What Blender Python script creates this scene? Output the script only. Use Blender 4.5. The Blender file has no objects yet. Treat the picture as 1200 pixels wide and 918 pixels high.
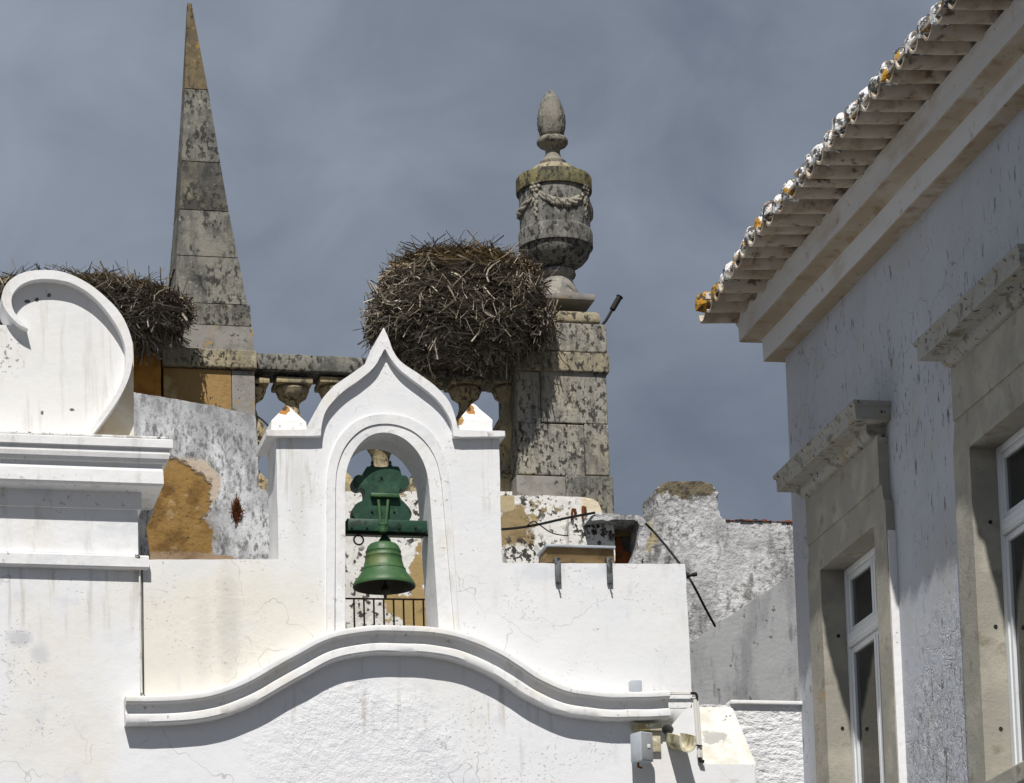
import bpy, bmesh, math, random
from mathutils import Vector, Matrix, noise
R = math.radians
random.seed(7)
S = bpy.context.scene
COL = S.collection

# ------------------------------------------------------------------ camera
W0, H0, F = 1200.0, 918.0, 4000.0          # photo size and focal length in photo pixels
YAW, PITCH, ROLL, SHIFT = R(13), R(8), 0.030, 669.0
EYE = Vector((0, 0, 1.6))
fw = Vector((math.sin(YAW)*math.cos(PITCH), math.cos(YAW)*math.cos(PITCH), math.sin(PITCH)))
rt0 = Vector((math.cos(YAW), -math.sin(YAW), 0))
up0 = rt0.cross(fw)
rt = rt0*math.cos(ROLL) - up0*math.sin(ROLL)
up = up0*math.cos(ROLL) + rt0*math.sin(ROLL)
cd = bpy.data.cameras.new('camera')
cam = bpy.data.objects.new('camera', cd)
COL.objects.link(cam)
M4 = Matrix((rt, up, -fw)).transposed().to_4x4()
M4.translation = EYE
cam.matrix_world = M4
cd.sensor_fit = 'HORIZONTAL'; cd.sensor_width = 36; cd.lens = 36*F/W0
cd.shift_y = SHIFT/W0
cd.clip_start = 0.1; cd.clip_end = 5000
S.camera = cam

# ------------------------------------------------------------------ sky, sun, exposure
LDIR = Vector((.33, 1, -1.45)).normalized()
wd = bpy.data.worlds.new('World'); S.world = wd; wd.use_nodes = True
nt = wd.node_tree; nt.nodes.clear()
def N(t, **k):
    n = nt.nodes.new(t)
    for a, b in k.items(): setattr(n, a, b)
    return n
o = N('ShaderNodeOutputWorld'); bg = N('ShaderNodeBackground'); bg.inputs[1].default_value = .1
sky = N('ShaderNodeTexSky', sky_type='NISHITA', sun_disc=False)
sky.sun_elevation = math.asin(-LDIR.z); sky.sun_rotation = math.atan2(-LDIR.x, -LDIR.y)
tc = N('ShaderNodeTexCoord')
mp = N('ShaderNodeMapping'); mp.inputs['Scale'].default_value = (1, 1, 1.25)
nz = N('ShaderNodeTexNoise'); nz.inputs['Scale'].default_value = 5.5; nz.inputs['Detail'].default_value = 5; nz.inputs['Roughness'].default_value = .5; nz.inputs['Distortion'].default_value = .35
cr = N('ShaderNodeValToRGB')
cr.color_ramp.elements[0].position = .30; cr.color_ramp.elements[0].color = (1.0, 1.18, 1.62, 1)
cr.color_ramp.elements[1].position = .80; cr.color_ramp.elements[1].color = (2.9, 3.33, 4.0, 1)
# the cloud bank is thicker towards the horizon on the right
sx = N('ShaderNodeSeparateXYZ')
vm = N('ShaderNodeVectorMath', operation='DOT_PRODUCT'); vm.inputs[1].default_value = (1.15, 0, -1.55)
ma = N('ShaderNodeMath', operation='MULTIPLY_ADD'); ma.inputs[1].default_value = -.62; ma.inputs[2].default_value = -.075
ad = N('ShaderNodeMath', operation='ADD')
mx = N('ShaderNodeMix', data_type='RGBA'); mx.inputs[0].default_value = .95
L = nt.links.new
L(tc.outputs['Generated'], mp.inputs['Vector']); L(mp.outputs[0], nz.inputs['Vector'])
L(tc.outputs['Generated'], vm.inputs[0]); L(vm.outputs['Value'], ma.inputs[0])
nz2 = N('ShaderNodeTexNoise'); nz2.inputs['Scale'].default_value = 19; nz2.inputs['Detail'].default_value = 6; nz2.inputs['Roughness'].default_value = .55; nz2.inputs['Distortion'].default_value = .5
L(mp.outputs[0], nz2.inputs['Vector'])
mm = N('ShaderNodeMath', operation='MULTIPLY_ADD'); mm.inputs[1].default_value = .42; L(nz2.outputs['Fac'], mm.inputs[0])
m3 = N('ShaderNodeMath', operation='MULTIPLY_ADD'); m3.inputs[1].default_value = .75; m3.inputs[2].default_value = -.09; L(nz.outputs['Fac'], m3.inputs[0]); L(m3.outputs[0], mm.inputs[2])
L(ma.outputs[0], ad.inputs[0]); L(mm.outputs[0], ad.inputs[1]); L(ad.outputs[0], cr.inputs[0])
L(sky.outputs[0], mx.inputs[6]); sz = N('ShaderNodeSeparateXYZ'); L(tc.outputs['Generated'], sz.inputs[0])
mr = N('ShaderNodeMapRange', interpolation_type='SMOOTHSTEP'); mr.inputs[1].default_value = .42; mr.inputs[2].default_value = .85; mr.inputs[3].default_value = 1; mr.inputs[4].default_value = .5
L(sz.outputs['Z'], mr.inputs[0])          # unseen sky overhead dimmed to reduce the fill light on shaded walls
ml = N('ShaderNodeVectorMath', operation='SCALE'); L(cr.outputs[0], ml.inputs[0]); L(mr.outputs[0], ml.inputs['Scale'])
L(ml.outputs[0], mx.inputs[7]); L(mx.outputs[2], bg.inputs[0]); L(bg.outputs[0], o.inputs[0])
sd = bpy.data.lights.new('sun', 'SUN'); sd.energy = 4.95; sd.angle = R(.5); sd.color = (1, .965, .91)
sun = bpy.data.objects.new('sun', sd); COL.objects.link(sun)
sun.rotation_euler = LDIR.to_track_quat('-Z', 'Y').to_euler(); sun.location = (-8, -5, 40)
S.view_settings.view_transform = 'Standard'; S.view_settings.look = 'None'
S.cycles.caustics_reflective = False; S.cycles.caustics_refractive = False
S.view_settings.exposure = 0; S.view_settings.gamma = 1; S.view_settings.use_curve_mapping = False

# ------------------------------------------------------------------ pixel -> place
def ray(u, v):
    return rt*((u-600)/F) + up*((459-v)/F + SHIFT/F) + fw
def P(u, v, Y):
    d = ray(u, v); return EYE + d*(Y/d.y)
def PX(u, v, X):
    d = ray(u, v); return EYE + d*(X/d.x)
def xz(pts, Y):
    return [(p.x, p.z) for p in (P(u, v, Y) for u, v in pts)]
def px(Y):                       # metres per photo pixel at depth Y
    return Y/F*1.03

# ------------------------------------------------------------------ materials
def mat(name, base, layers=(), rough=.9, bumps=(), metal=0, spec=.25, attr=None):
    m = bpy.data.materials.new(name); m.use_nodes = True
    t = m.node_tree; b = t.nodes['Principled BSDF']; lk = t.links.new
    def nn(ty, **k):
        n = t.nodes.new(ty)
        for a, c in k.items(): setattr(n, a, c)
        return n
    g = nn('ShaderNodeNewGeometry').outputs['Position']
    def mth(op, a, c, d=None):
        n = nn('ShaderNodeMath', operation=op)
        for i, q in enumerate((a, c, d)):
            if q is None: continue
            if isinstance(q, (int, float)): n.inputs[i].default_value = q
            else: lk(q, n.inputs[i])
        return n.outputs[0]
    def noi(s, d=4, st=None, ro=.6, k='noise', off=0, dis=0):
        mp = nn('ShaderNodeMapping'); lk(g, mp.inputs[0])
        mp.inputs['Scale'].default_value = st or (1, 1, 1); mp.inputs['Location'].default_value = (off, off*.7, off*1.3)
        if k == 'noise':
            n = nn('ShaderNodeTexNoise'); n.inputs['Detail'].default_value = d; n.inputs['Roughness'].default_value = ro; n.inputs['Distortion'].default_value = dis
            out = n.outputs['Fac']
        else:
            n = nn('ShaderNodeTexVoronoi'); n.feature = 'DISTANCE_TO_EDGE' if k == 'edge' else 'F1'
            out = n.outputs['Distance']
        n.inputs['Scale'].default_value = s
        if k == 'noise': lk(mp.outputs[0], n.inputs['Vector'])
        else:                     # distort the cells a little
            nz = nn('ShaderNodeTexNoise'); nz.inputs['Scale'].default_value = s*1.7; nz.inputs['Detail'].default_value = 3; lk(mp.outputs[0], nz.inputs['Vector'])
            vv = nn('ShaderNodeVectorMath', operation='MULTIPLY_ADD'); lk(nz.outputs['Color'], vv.inputs[0])
            vv.inputs[1].default_value = (1.1/s,)*3; lk(mp.outputs[0], vv.inputs[2]); lk(vv.outputs[0], n.inputs['Vector'])
        return out
    def ramp(x, lo, hi, a=1.0):
        n = nn('ShaderNodeMapRange', interpolation_type='SMOOTHSTEP'); lk(x, n.inputs[0])
        n.inputs[1].default_value = min(lo, hi); n.inputs[2].default_value = max(lo, hi)
        n.inputs[3].default_value = 0 if lo < hi else a; n.inputs[4].default_value = a if lo < hi else 0
        return n.outputs[0]
    def blob(c, r, amp, s):
        mp = nn('ShaderNodeVectorMath', operation='SUBTRACT'); lk(g, mp.inputs[0]); mp.inputs[1].default_value = c
        dv = nn('ShaderNodeVectorMath', operation='DIVIDE'); lk(mp.outputs[0], dv.inputs[0]); dv.inputs[1].default_value = r
        ln = nn('ShaderNodeVectorMath', operation='LENGTH'); lk(dv.outputs[0], ln.inputs[0])
        return mth('MULTIPLY_ADD', noi(s, 6, ro=.65), amp, mth('SUBTRACT', ln.outputs['Value'], amp*.5))
    def mask(q):
        a = q.get('a', 1.0)
        if 'blob' in q:
            c, r, amp, s = q['blob']; w = q.get('w', .06)
            o = ramp(blob(c, r, amp, s), 1+w, 1-w, a)
        else:
            o = ramp(noi(q['s'], q.get('d', 5), q.get('st'), q.get('ro', .6), q.get('k', 'noise'), q.get('off', 0), q.get('dis', 0)), q['lo'], q['hi'], a)
        if 'm2' in q:
            s2, l2, h2 = q['m2'][:3]
            o = mth('MULTIPLY', o, ramp(noi(s2, 3, q.get('st2'), off=q.get('off', 0)+3.3), l2, h2))
        if 'in' in q:
            c, r, amp, s = q['in']
            o = mth('MULTIPLY', o, ramp(blob(c, r, amp, s), 1.15, .6))
        return o
    col = nn('ShaderNodeRGB'); col.outputs[0].default_value = (*base, 1); cur = col.outputs[0]
    if attr:
        at = nn('ShaderNodeAttribute', attribute_name=attr); cur = at.outputs['Color']
    for q in layers:
        mxn = nn('ShaderNodeMix', data_type='RGBA'); lk(mask(q), mxn.inputs[0]); lk(cur, mxn.inputs[6])
        mxn.inputs[7].default_value = (*q['c'], 1); cur = mxn.outputs[2]
    lk(cur, b.inputs['Base Color'])
    b.inputs['Roughness'].default_value = rough; b.inputs['Metallic'].default_value = metal
    b.inputs['Specular IOR Level'].default_value = spec
    if bumps:
        h = None
        for q in bumps:
            x = mask(q) if 'lo' in q or 'blob' in q else noi(q['s'], q.get('d', 5), q.get('st'), q.get('ro', .6), q.get('k', 'noise'))
            if 'lo' not in q and 'blob' not in q and 'in' in q:
                c, r, amp, s = q['in']; x = mth('MULTIPLY', x, ramp(blob(c, r, amp, s), 1.15, .6))
            h = mth('MULTIPLY_ADD', x, q['h'], h if h is not None else 0.0)
        bn = nn('ShaderNodeBump'); bn.inputs['Strength'].default_value = 1; bn.inputs['Distance'].default_value = 1
        lk(h, bn.inputs['Height']); lk(bn.outputs[0], b.inputs['Normal'])
    return m

YG = 23.0                         # front plane of the white gable wall
def bl(u, v, Y, ru, rv, amp=.5, s=6, ry=2.0):
    p = P(u, v, Y); k = px(Y); return (tuple(p), (ru*k, ry, rv*k), amp, s)
WHITE = (.80, .80, .80)
fine = [dict(s=1.2, h=.018, d=2), dict(s=9, h=.004, d=4), dict(s=60, h=.0009, d=3)]
M_wall = mat('whitewash', (.76, .77, .795), [
    dict(c=(.72, .68, .60), s=.9, lo=.46, hi=.66, a=.55, st=(1, 1, .8)),
    dict(c=(.66, .68, .74), s=2.2, lo=.55, hi=.72, a=.45, off=4),
    dict(c=(.50, .48, .44), s=4.5, lo=.60, hi=.78, a=.55, st=(2.2, 1, .35), m2=(.8, .45, .6)),
    dict(c=(.56, .585, .65), s=3.6, lo=.56, hi=.70, a=.4, off=14, d=6),
    dict(c=(.50, .47, .42), s=6, lo=.54, hi=.70, a=.7, st=(2.6, 1, .22), off=21, **{'in': bl(470, 800, YG, 330, 70, .6, 4)}),
    dict(c=(.50, .47, .42), s=6, lo=.50, hi=.70, a=.6, st=(2.6, 1, .22), off=31, **{'in': bl(60, 690, YG, 160, 60, .6, 4)}),
    dict(c=(.30, .29, .28), s=1.1, k='edge', lo=.006, hi=.0, a=.55, m2=(.7, .5, .58)),
    dict(c=(.42, .43, .47), blob=bl(22, 748, YG, 14, 9, 1.0, 9), a=.55, w=.5),
    dict(c=(.46, .48, .52), blob=bl(47, 766, YG, 10, 12, 1.0, 9), a=.5, w=.5),
    dict(c=(.34, .30, .25), s=46, lo=.735, hi=.76, d=2, m2=(1.6, .56, .64)),
  ], bumps=fine+[dict(s=17, h=.016, d=5, ro=.7, **{'in': bl(420, 880, YG, 120, 90, .9, 5)}),
                 dict(s=38, lo=.62, hi=.66, h=-.006, d=2, m2=(1.6, .54, .64))])
M_wall2 = mat('whitewash_gable', (.76, .765, .775), [
    dict(c=(.73, .69, .60), blob=bl(255, 760, YG, 150, 110, 1.0, 3), a=.75, w=.4),
    dict(c=(.70, .73, .80), s=1.8, lo=.48, hi=.66, a=.35, off=2),
    dict(c=(.48, .46, .42), blob=bl(268, 735, YG, 13, 75, 1.2, 11), a=.42, w=.6),
    dict(c=(.55, .53, .48), blob=bl(238, 750, YG, 9, 60, 1.2, 11), a=.3, w=.6),
    dict(c=(.52, .49, .43), s=6.5, lo=.50, hi=.68, a=.75, st=(2.6, 1, .2), off=21, **{'in': bl(345, 545, YG, 34, 60, .6, 4)}),
    dict(c=(.52, .49, .43), s=6.5, lo=.50, hi=.68, a=.7, st=(2.6, 1, .2), off=25, **{'in': bl(570, 550, YG, 30, 60, .6, 4)}),
    dict(c=(.56, .59, .66), s=6, lo=.54, hi=.70, a=.5, st=(1.6, 1, .5), off=28, **{'in': bl(700, 690, YG, 130, 60, .6, 4)}),
    dict(c=(.30, .29, .28), s=1.3, k='edge', lo=.007, hi=.0, a=.55, m2=(.8, .48, .56)),
    dict(c=(.58, .56, .52), blob=bl(350, 585, YG, 10, 60, 1.2, 11), a=.4, w=.6),
    dict(c=(.62, .60, .58), s=3.2, lo=.58, hi=.74, a=.5, st=(2, 1, .5), off=9),
    dict(c=(.50, .53, .60), blob=bl(635, 672, YG, 26, 9, 1.6, 10), a=.35, w=.6),
    dict(c=(.52, .55, .62), blob=bl(700, 672, YG, 14, 8, 1.6, 10), a=.3, w=.6),
    dict(c=(.30, .26, .2), s=50, lo=.735, hi=.755, d=2, m2=(3, .5, .6)),
  ], bumps=fine+[dict(s=40, lo=.64, hi=.68, h=-.006, d=2, m2=(3, .5, .6)), dict(s=20, h=.005, d=4, **{'in': bl(270, 740, YG, 80, 80, .9, 5)})])
M_trim = mat('whitewash_trim', (.77, .77, .775), [
    dict(c=(.70, .66, .58), s=2.6, lo=.5, hi=.7, a=.5),
    dict(c=(.36, .34, .31), s=26, lo=.60, hi=.68, d=5, m2=(3, .48, .60), a=.8),
    dict(c=(.52, .50, .46), s=6, lo=.54, hi=.70, a=.55, st=(1.5, 1, .4), off=5, d=6), dict(c=(.58, .60, .65), s=2.4, lo=.56, hi=.7, a=.45, off=15)],
    bumps=[dict(s=5, h=.008, d=2), dict(s=26, h=.0025, d=4)])
M_trimdirty = mat('whitewash_lichened', (.78, .78, .77), [
    dict(c=(.42, .40, .36), s=14, lo=.5, hi=.62, d=5, a=.8),
    dict(c=(.07, .065, .06), s=34, lo=.60, hi=.66, d=4)],
    bumps=[dict(s=5, h=.008, d=2), dict(s=26, h=.004, d=4)])
M_pinn = mat('whitewash_pinnacle', (.82, .82, .81), [
    dict(c=(.35, .33, .3), s=30, lo=.60, hi=.66, d=4, m2=(6, .45, .55)),
    dict(c=(.36, .17, .05), blob=bl(335, 474, YG, 9, 8, 1.5, 22)),
    dict(c=(.07, .05, .03), blob=bl(336, 472, YG, 4, 4, 1.8, 40)),
    dict(c=(.36, .17, .05), blob=bl(554, 474, YG, 7, 10, 1.5, 22)),
    dict(c=(.07, .05, .03), blob=bl(553, 473, YG, 3, 5, 1.8, 40)),
    dict(c=(.42, .26, .1), blob=bl(541, 490, YG, 4, 7, 1.8, 30))],
    bumps=[dict(s=8, h=.008, d=2), dict(s=40, h=.003, d=4)])
M_scroll = mat('whitewash_scroll', (.75, .745, .735), [
    dict(c=(.72, .72, .74), s=1.5, lo=.45, hi=.7, a=.6),
    dict(c=(.62, .56, .46), s=2.4, lo=.6, hi=.8, a=.5, off=6),
    dict(c=(.14, .13, .12), blob=bl(44, 349, YG, 2.6, 2.6, 1.5, 40)),
    dict(c=(.14, .13, .12), blob=bl(58, 344, YG, 2.2, 3, 1.5, 40)),
    dict(c=(.14, .13, .12), blob=bl(50, 482, YG, 2, 2.6, 1.5, 40)),
    dict(c=(.14, .13, .12), blob=bl(85, 478, YG, 2.8, 1.8, 1.5, 40)),
    dict(c=(.14, .13, .12), blob=bl(33, 351, YG, 4, 2, 1.5, 40)),
    dict(c=(.50, .47, .42), s=6, lo=.54, hi=.72, a=.45, st=(2.6, 1, .22), off=21),
    dict(c=(.12, .11, .1), s=26, lo=.70, hi=.73, d=3, m2=(2.2, .52, .6)),
    dict(c=(.18, .18, .18), s=24, lo=.56, hi=.60, d=5, a=.8, **{'in': bl(5, 412, YG, 26, 34, .8, 12)})], bumps=fine)
M_scrollside = mat('scroll_render_yellowed', (.62, .53, .40), [
    dict(c=(.70, .66, .58), s=3, lo=.45, hi=.65), dict(c=(.45, .26, .09), s=4, lo=.55, hi=.7, a=.7, off=3)], bumps=fine)
def stone(name, base, d1, warm, amt=1.0, z=(1, 1, .6), off=0, orange=.0):
    ls = [dict(c=warm, s=1.7, lo=.45, hi=.65, a=.8, off=off),
          dict(c=d1, s=5, lo=.47, hi=.66, d=6, st=z, a=.75*amt, off=off), dict(c=d1, s=7, lo=.48, hi=.68, d=6, st=(2.2, 2.2, .3), a=.6*amt, off=off+11),
          dict(c=(.03, .029, .027), s=27, lo=.535-.03*amt, hi=.60-.03*amt, d=7, ro=.66, m2=(2.6, .38, .55), off=off, st=z, a=.92),
          dict(c=(.05, .048, .044), s=11, lo=.60, hi=.68, d=6, off=off+2, st=z, a=.85*amt),
          dict(c=tuple(min(.6, c*1.45) for c in base), s=20, lo=.60, hi=.68, d=4, off=off+5, a=.7)]
    if orange: ls.append(dict(c=(.36, .2, .05), s=7, lo=.58, hi=.66, d=6, off=off+8, a=orange))
    return mat(name, base, ls, bumps=[dict(s=6, h=.014, d=5), dict(s=40, h=.005, d=4)], rough=.95)
M_stone = stone('limestone_weathered', (.20, .195, .175), (.09, .088, .08), (.25, .225, .175), amt=1.15)
M_stone2 = stone('limestone_pier', (.29, .275, .24), (.13, .125, .112), (.33, .30, .23), amt=1.1, off=3)
M_obel = stone('limestone_obelisk', (.19, .183, .16), (.085, .083, .077), (.22, .20, .165), amt=1.15, off=6)
M_obtip = stone('limestone_lichened_tip', (.16, .125, .07), (.08, .07, .05), (.19, .135, .06), off=9, orange=.6)
M_obdark = stone('limestone_blackened', (.095, .09, .08), (.045, .044, .042), (.20, .18, .13), off=12, amt=1.2)
M_rim = stone('limestone_greenish_lichen', (.17, .155, .08), (.07, .07, .05), (.20, .17, .07), off=15, orange=.2)
M_ochstone = mat('ochre_sandstone', (.31, .20, .08), [
    dict(c=(.23, .14, .05), s=3, lo=.45, hi=.65), dict(c=(.45, .36, .19), s=4, lo=.55, hi=.68, off=3),
    dict(c=(.05, .04, .03), s=22, lo=.63, hi=.68, d=5, m2=(3, .48, .6))], bumps=[dict(s=7, h=.012, d=5), dict(s=40, h=.004)])
M_rustochre = mat('orange_ochre_render', (.42, .20, .04), [dict(c=(.30, .13, .025), s=5, lo=.45, hi=.6), dict(c=(.5, .36, .16), s=9, lo=.62, hi=.7)],
    bumps=[dict(s=7, h=.012, d=5)])
M_pale = stone('pale_cornice_stone', (.31, .275, .20), (.15, .137, .11), (.33, .275, .165), amt=.95, off=4)
M_balus = stone('baluster_stone', (.40, .335, .21), (.18, .162, .125), (.43, .33, .17), amt=.85, off=7)
M_greyblock = mat('grey_pink_block', (.26, .245, .225), [dict(c=(.20, .19, .17), s=6, lo=.45, hi=.6), dict(c=(.33, .23, .11), s=5, lo=.6, hi=.66, off=4),
    dict(c=(.06, .055, .05), s=24, lo=.62, hi=.67, d=4)], bumps=[dict(s=9, h=.01)])
YL = 24.6
M_lwall = mat('stained_whitewash', (.60, .61, .63), [
    dict(c=(.33, .33, .345), s=3.5, lo=.40, hi=.58, d=6, st=(1.4, 1, .6), a=.8),
    dict(c=(.09, .09, .09), s=13, lo=.48, hi=.64, d=7, ro=.70, st=(1.3, 1, .55), m2=(1.6, .30, .52), a=.85),
    dict(c=(.14, .135, .13), s=30, lo=.60, hi=.66, d=4, st=(1.2, 1, .7), a=.85),
    dict(c=(.12, .12, .118), s=24, lo=.48, hi=.62, d=7, ro=.68, st=(1.2, 1, .6), m2=(2.2, .36, .52), off=6, a=.85),
    dict(c=(.30, .30, .31), blob=bl(240, 480, YL, 120, 22, 1.6, 8), a=.5, w=.5),
    dict(c=(.48, .40, .32), blob=bl(222, 568, YL, 37, 33, .7, 9)),
    dict(c=(.26, .155, .05), blob=bl(202, 580, YL, 48, 42, .9, 7)),
    dict(c=(.26, .155, .05), blob=bl(205, 632, YL, 46, 40, .9, 7)),
    dict(c=(.33, .24, .16), blob=bl(215, 655, YL, 60, 9, .9, 9)),
    dict(c=(.13, .07, .022), s=5, lo=.44, hi=.62, d=5, a=.8, **{'in': bl(206, 605, YL, 52, 66, .3, 8)}),
    dict(c=(.05, .035, .02), s=22, lo=.60, hi=.66, d=6, a=.8, **{'in': bl(206, 605, YL, 52, 66, .3, 8)}),
    dict(c=(.40, .31, .18), s=11, lo=.58, hi=.68, d=6, a=.6, **{'in': bl(206, 605, YL, 52, 66, .3, 8)}),
  ], bumps=[dict(s=5, h=.01), dict(s=30, h=.006, d=5), dict(blob=bl(202, 580, YL, 48, 42, .9, 7), h=-.022), dict(s=8, h=.022, d=5, **{'in': bl(206, 605, YL, 50, 60, .3, 8)})])
YB = 26.0
peel = [dict(c=(.40, .37, .31), s=3, lo=.5, hi=.7, a=.55),
    dict(c=(.40, .30, .14), s=3.4, lo=.635, hi=.645, d=8, ro=.7, off=1.5),
    dict(c=(.055, .05, .045), s=17, lo=.555, hi=.59, d=6, m2=(1.9, .40, .52)),
    dict(c=(.09, .08, .07), s=34, lo=.64, hi=.67, d=3)]
M_peel = mat('peeling_whitewash', (.70, .69, .66), peel+[
    dict(c=(.50, .46, .40), blob=bl(492, 715, 25.9, 43.5, 28.5, 3.2, 8), w=.03),
    dict(c=(.36, .26, .12), blob=bl(492, 715, 25.9, 40, 26, 3.2, 8), w=.03),
    dict(c=(.36, .26, .12), blob=bl(492, 672, 25.9, 9, 34, 3.0, 9), w=.03),
    dict(c=(.50, .46, .40), blob=bl(600, 620, 25.6, 26.5, 26.5, 2.4, 9), w=.03),
    dict(c=(.30, .225, .12), blob=bl(600, 620, 25.6, 24, 24, 2.4, 9), w=.03), dict(c=(.20, .14, .07), s=9, lo=.5, hi=.62, a=.6, d=6, **{'in': bl(600, 620, 25.6, 26, 26, .6, 9)}),
    dict(c=(.05, .045, .04), s=21, lo=.50, hi=.54, d=5, **{'in': bl(618, 648, 25.6, 42, 24, .8, 9)}),
    dict(c=(.05, .045, .04), s=21, lo=.52, hi=.56, d=5, **{'in': bl(690, 628, 25.6, 34, 24, .8, 9)}),
    dict(c=(.28, .22, .13), s=9, lo=.56, hi=.58, d=6, **{'in': bl(650, 595, 25.6, 40, 16, .8, 9)}),
    dict(c=(.44, .36, .22), blob=bl(592, 590, 25.6, 10, 12, 2.2, 9), w=.06),
    dict(c=(.62, .54, .40), blob=bl(696, 590, 25.6, 18, 14, .9, 9), w=.3)],
    bumps=[dict(s=3.4, lo=.635, hi=.645, d=8, ro=.7, off=1.5, h=-.012), dict(s=6, h=.012), dict(s=30, h=.005)])
M_rough = mat('rough_mottled_render', (.54, .54, .545), [
    dict(c=(.30, .30, .31), s=2.5, lo=.42, hi=.62, d=7, a=.8),
    dict(c=(.66, .66, .67), s=9, lo=.55, hi=.68, d=6, a=.8, off=3),
    dict(c=(.10, .10, .10), s=20, lo=.48, hi=.62, d=7, ro=.66, m2=(1.4, .34, .52), a=.7),
    dict(c=(.13, .13, .125), s=5, lo=.52, hi=.66, d=7, ro=.65, st=(1.6, 1, .5), a=.8, off=7),
    dict(c=(.155, .13, .085), blob=bl(805, 566, 26.4, 44, 19, 2.2, 9), w=.12),
    dict(c=(.06, .055, .045), s=16, lo=.52, hi=.6, d=6, a=.8, **{'in': bl(805, 568, 26.4, 46, 24, .5, 9)}),
    dict(c=(.40, .33, .16), blob=bl(752, 628, 26.4, 18, 22, 1.4, 12), a=.75, w=.25)],
    bumps=[dict(s=3, h=.05, d=6, ro=.65), dict(s=16, h=.022, d=6), dict(s=45, h=.006)])
M_grey = mat('grey_streaked_cement', (.345, .35, .36), [
    dict(c=(.22, .222, .23), s=4.5, lo=.42, hi=.64, d=6, st=(1, 2.6, .28), a=.85),
    dict(c=(.14, .14, .145), s=12, lo=.58, hi=.70, d=5, st=(1, 2.4, .22), a=.7, off=4),
    dict(c=(.08, .08, .08), s=22, lo=.66, hi=.70, d=4, st=(1, 1.5, .6), a=.9)], bumps=[dict(s=4, h=.012), dict(s=30, h=.004)])
M_coarse = mat('coarse_whitewash', (.74, .745, .76), [dict(c=(.60, .60, .62), s=5, lo=.5, hi=.7, a=.5), dict(c=(.2, .19, .18), s=34, lo=.70, hi=.73, d=3)],
    bumps=[dict(s=13, h=.04, d=5, ro=.6, st=(1, 1, 1.6)), dict(s=40, h=.006, d=4)])
M_ledge = mat('warm_whitewash_ledge', (.72, .70, .645), [dict(c=(.30, .30, .30), blob=bl(846, 858, YG, 17, 9, 3.2, 16), a=.75, w=.2), dict(c=(.58, .56, .50), s=6, lo=.45, hi=.65),
    dict(c=(.12, .11, .10), s=24, lo=.62, hi=.66, d=5, m2=(5, .5, .6))], bumps=fine)
# right building
blh = (tuple(PX(1085, 860, 7.1)), (2, 2.2, 1.25), .6, 3)
blh2 = (tuple(PX(985, 450, 7.1)), (2, 2.0, .55), 1.2, 3)
M_fac = mat('flaking_blue_white_paint', (.455, .472, .515), [
    dict(c=(.40, .415, .445), s=1.3, lo=.45, hi=.65, a=.7), dict(c=(.43, .42, .40), s=2.3, lo=.52, hi=.7, a=.6, off=8),
    dict(c=(.20, .20, .20), s=1.7, k='edge', lo=.010, hi=.0, a=.7, m2=(.9, .46, .56)),
    dict(c=(.60, .61, .63), s=7, lo=.54, hi=.60, d=6, off=3, a=.6, **{'in': blh}),
    dict(c=(.10, .10, .105), s=15, lo=.60, hi=.64, d=6, ro=.66, st=(1, 1.8, .5), a=.9, **{'in': blh2}),
    dict(c=(.13, .13, .135), s=10, lo=.60, hi=.65, d=7, ro=.68, st=(1, 1.7, .45), a=.8, m2=(1.1, .42, .55), off=2),
    dict(c=(.16, .16, .17), s=13, lo=.655, hi=.685, d=6, ro=.66, st=(1, 1.6, .55), m2=(1.5, .42, .58), a=.85),
    dict(c=(.15, .14, .13), s=11, lo=.585, hi=.61, d=7, ro=.68, st=(1, 1.5, .6), off=11, a=.85, **{'in': blh}),
    dict(c=(.26, .24, .21), s=42, lo=.72, hi=.75, d=3)],
    bumps=[dict(s=1.0, h=.01, d=2), dict(s=7, h=.006, d=7, ro=.7, lo=.53, hi=.57, off=3, **{'in': blh}), dict(s=13, h=-.004, d=6, ro=.66, lo=.63, hi=.67, st=(1, 1.6, .55)),
           dict(s=24, h=.002, d=5), dict(s=16, h=.014, d=6, **{'in': blh}), dict(s=6, k='edge', lo=.06, hi=.0, h=-.006, **{'in': blh})])
M_corn = mat('cornice_paint_stained', (.60, .60, .605), [
    dict(c=(.44, .39, .32), s=1.6, lo=.50, hi=.68, a=.7, st=(1, .7, 2)),
    dict(c=(.30, .17, .07), s=7, lo=.63, hi=.74, d=6, a=.7, off=4),
    dict(c=(.06, .05, .04), s=26, lo=.70, hi=.73, d=3)], bumps=[dict(s=3, h=.01, d=2), dict(s=30, h=.002)])
M_soffit = mat('tan_shaded_soffit', (.40, .33, .245), [dict(c=(.48, .44, .38), s=2.2, lo=.48, hi=.66, a=.8), dict(c=(.26, .18, .11), s=5, lo=.52, hi=.68, d=6, a=.8, off=3), dict(c=(.05, .04, .03), s=26, lo=.68, hi=.72, d=3)], bumps=[dict(s=3, h=.01, d=2), dict(s=30, h=.002)])  # tan of the soffits, taken darker so the colour also holds their shade
M_tile = mat('whitewashed_tile_lichened', (.34, .27, .20), [
    dict(c=(.5, .48, .45), s=6, lo=.5, hi=.6, a=.8), dict(c=(.05, .047, .043), s=16, lo=.47, hi=.56, d=6, a=.9),
    dict(c=(.42, .2, .05), s=7, lo=.58, hi=.62, d=5, off=5)], bumps=[dict(s=12, h=.01), dict(s=50, h=.004)])
M_tileunder = mat('limewashed_tile_underside', (.50, .44, .36), [
    dict(c=(.36, .28, .2), s=5, lo=.45, hi=.65), dict(c=(.14, .10, .07), s=9, lo=.54, hi=.68, d=6),
    dict(c=(.56, .52, .46), s=9, lo=.6, hi=.7, off=4)], bumps=[dict(s=12, h=.006)])
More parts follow.
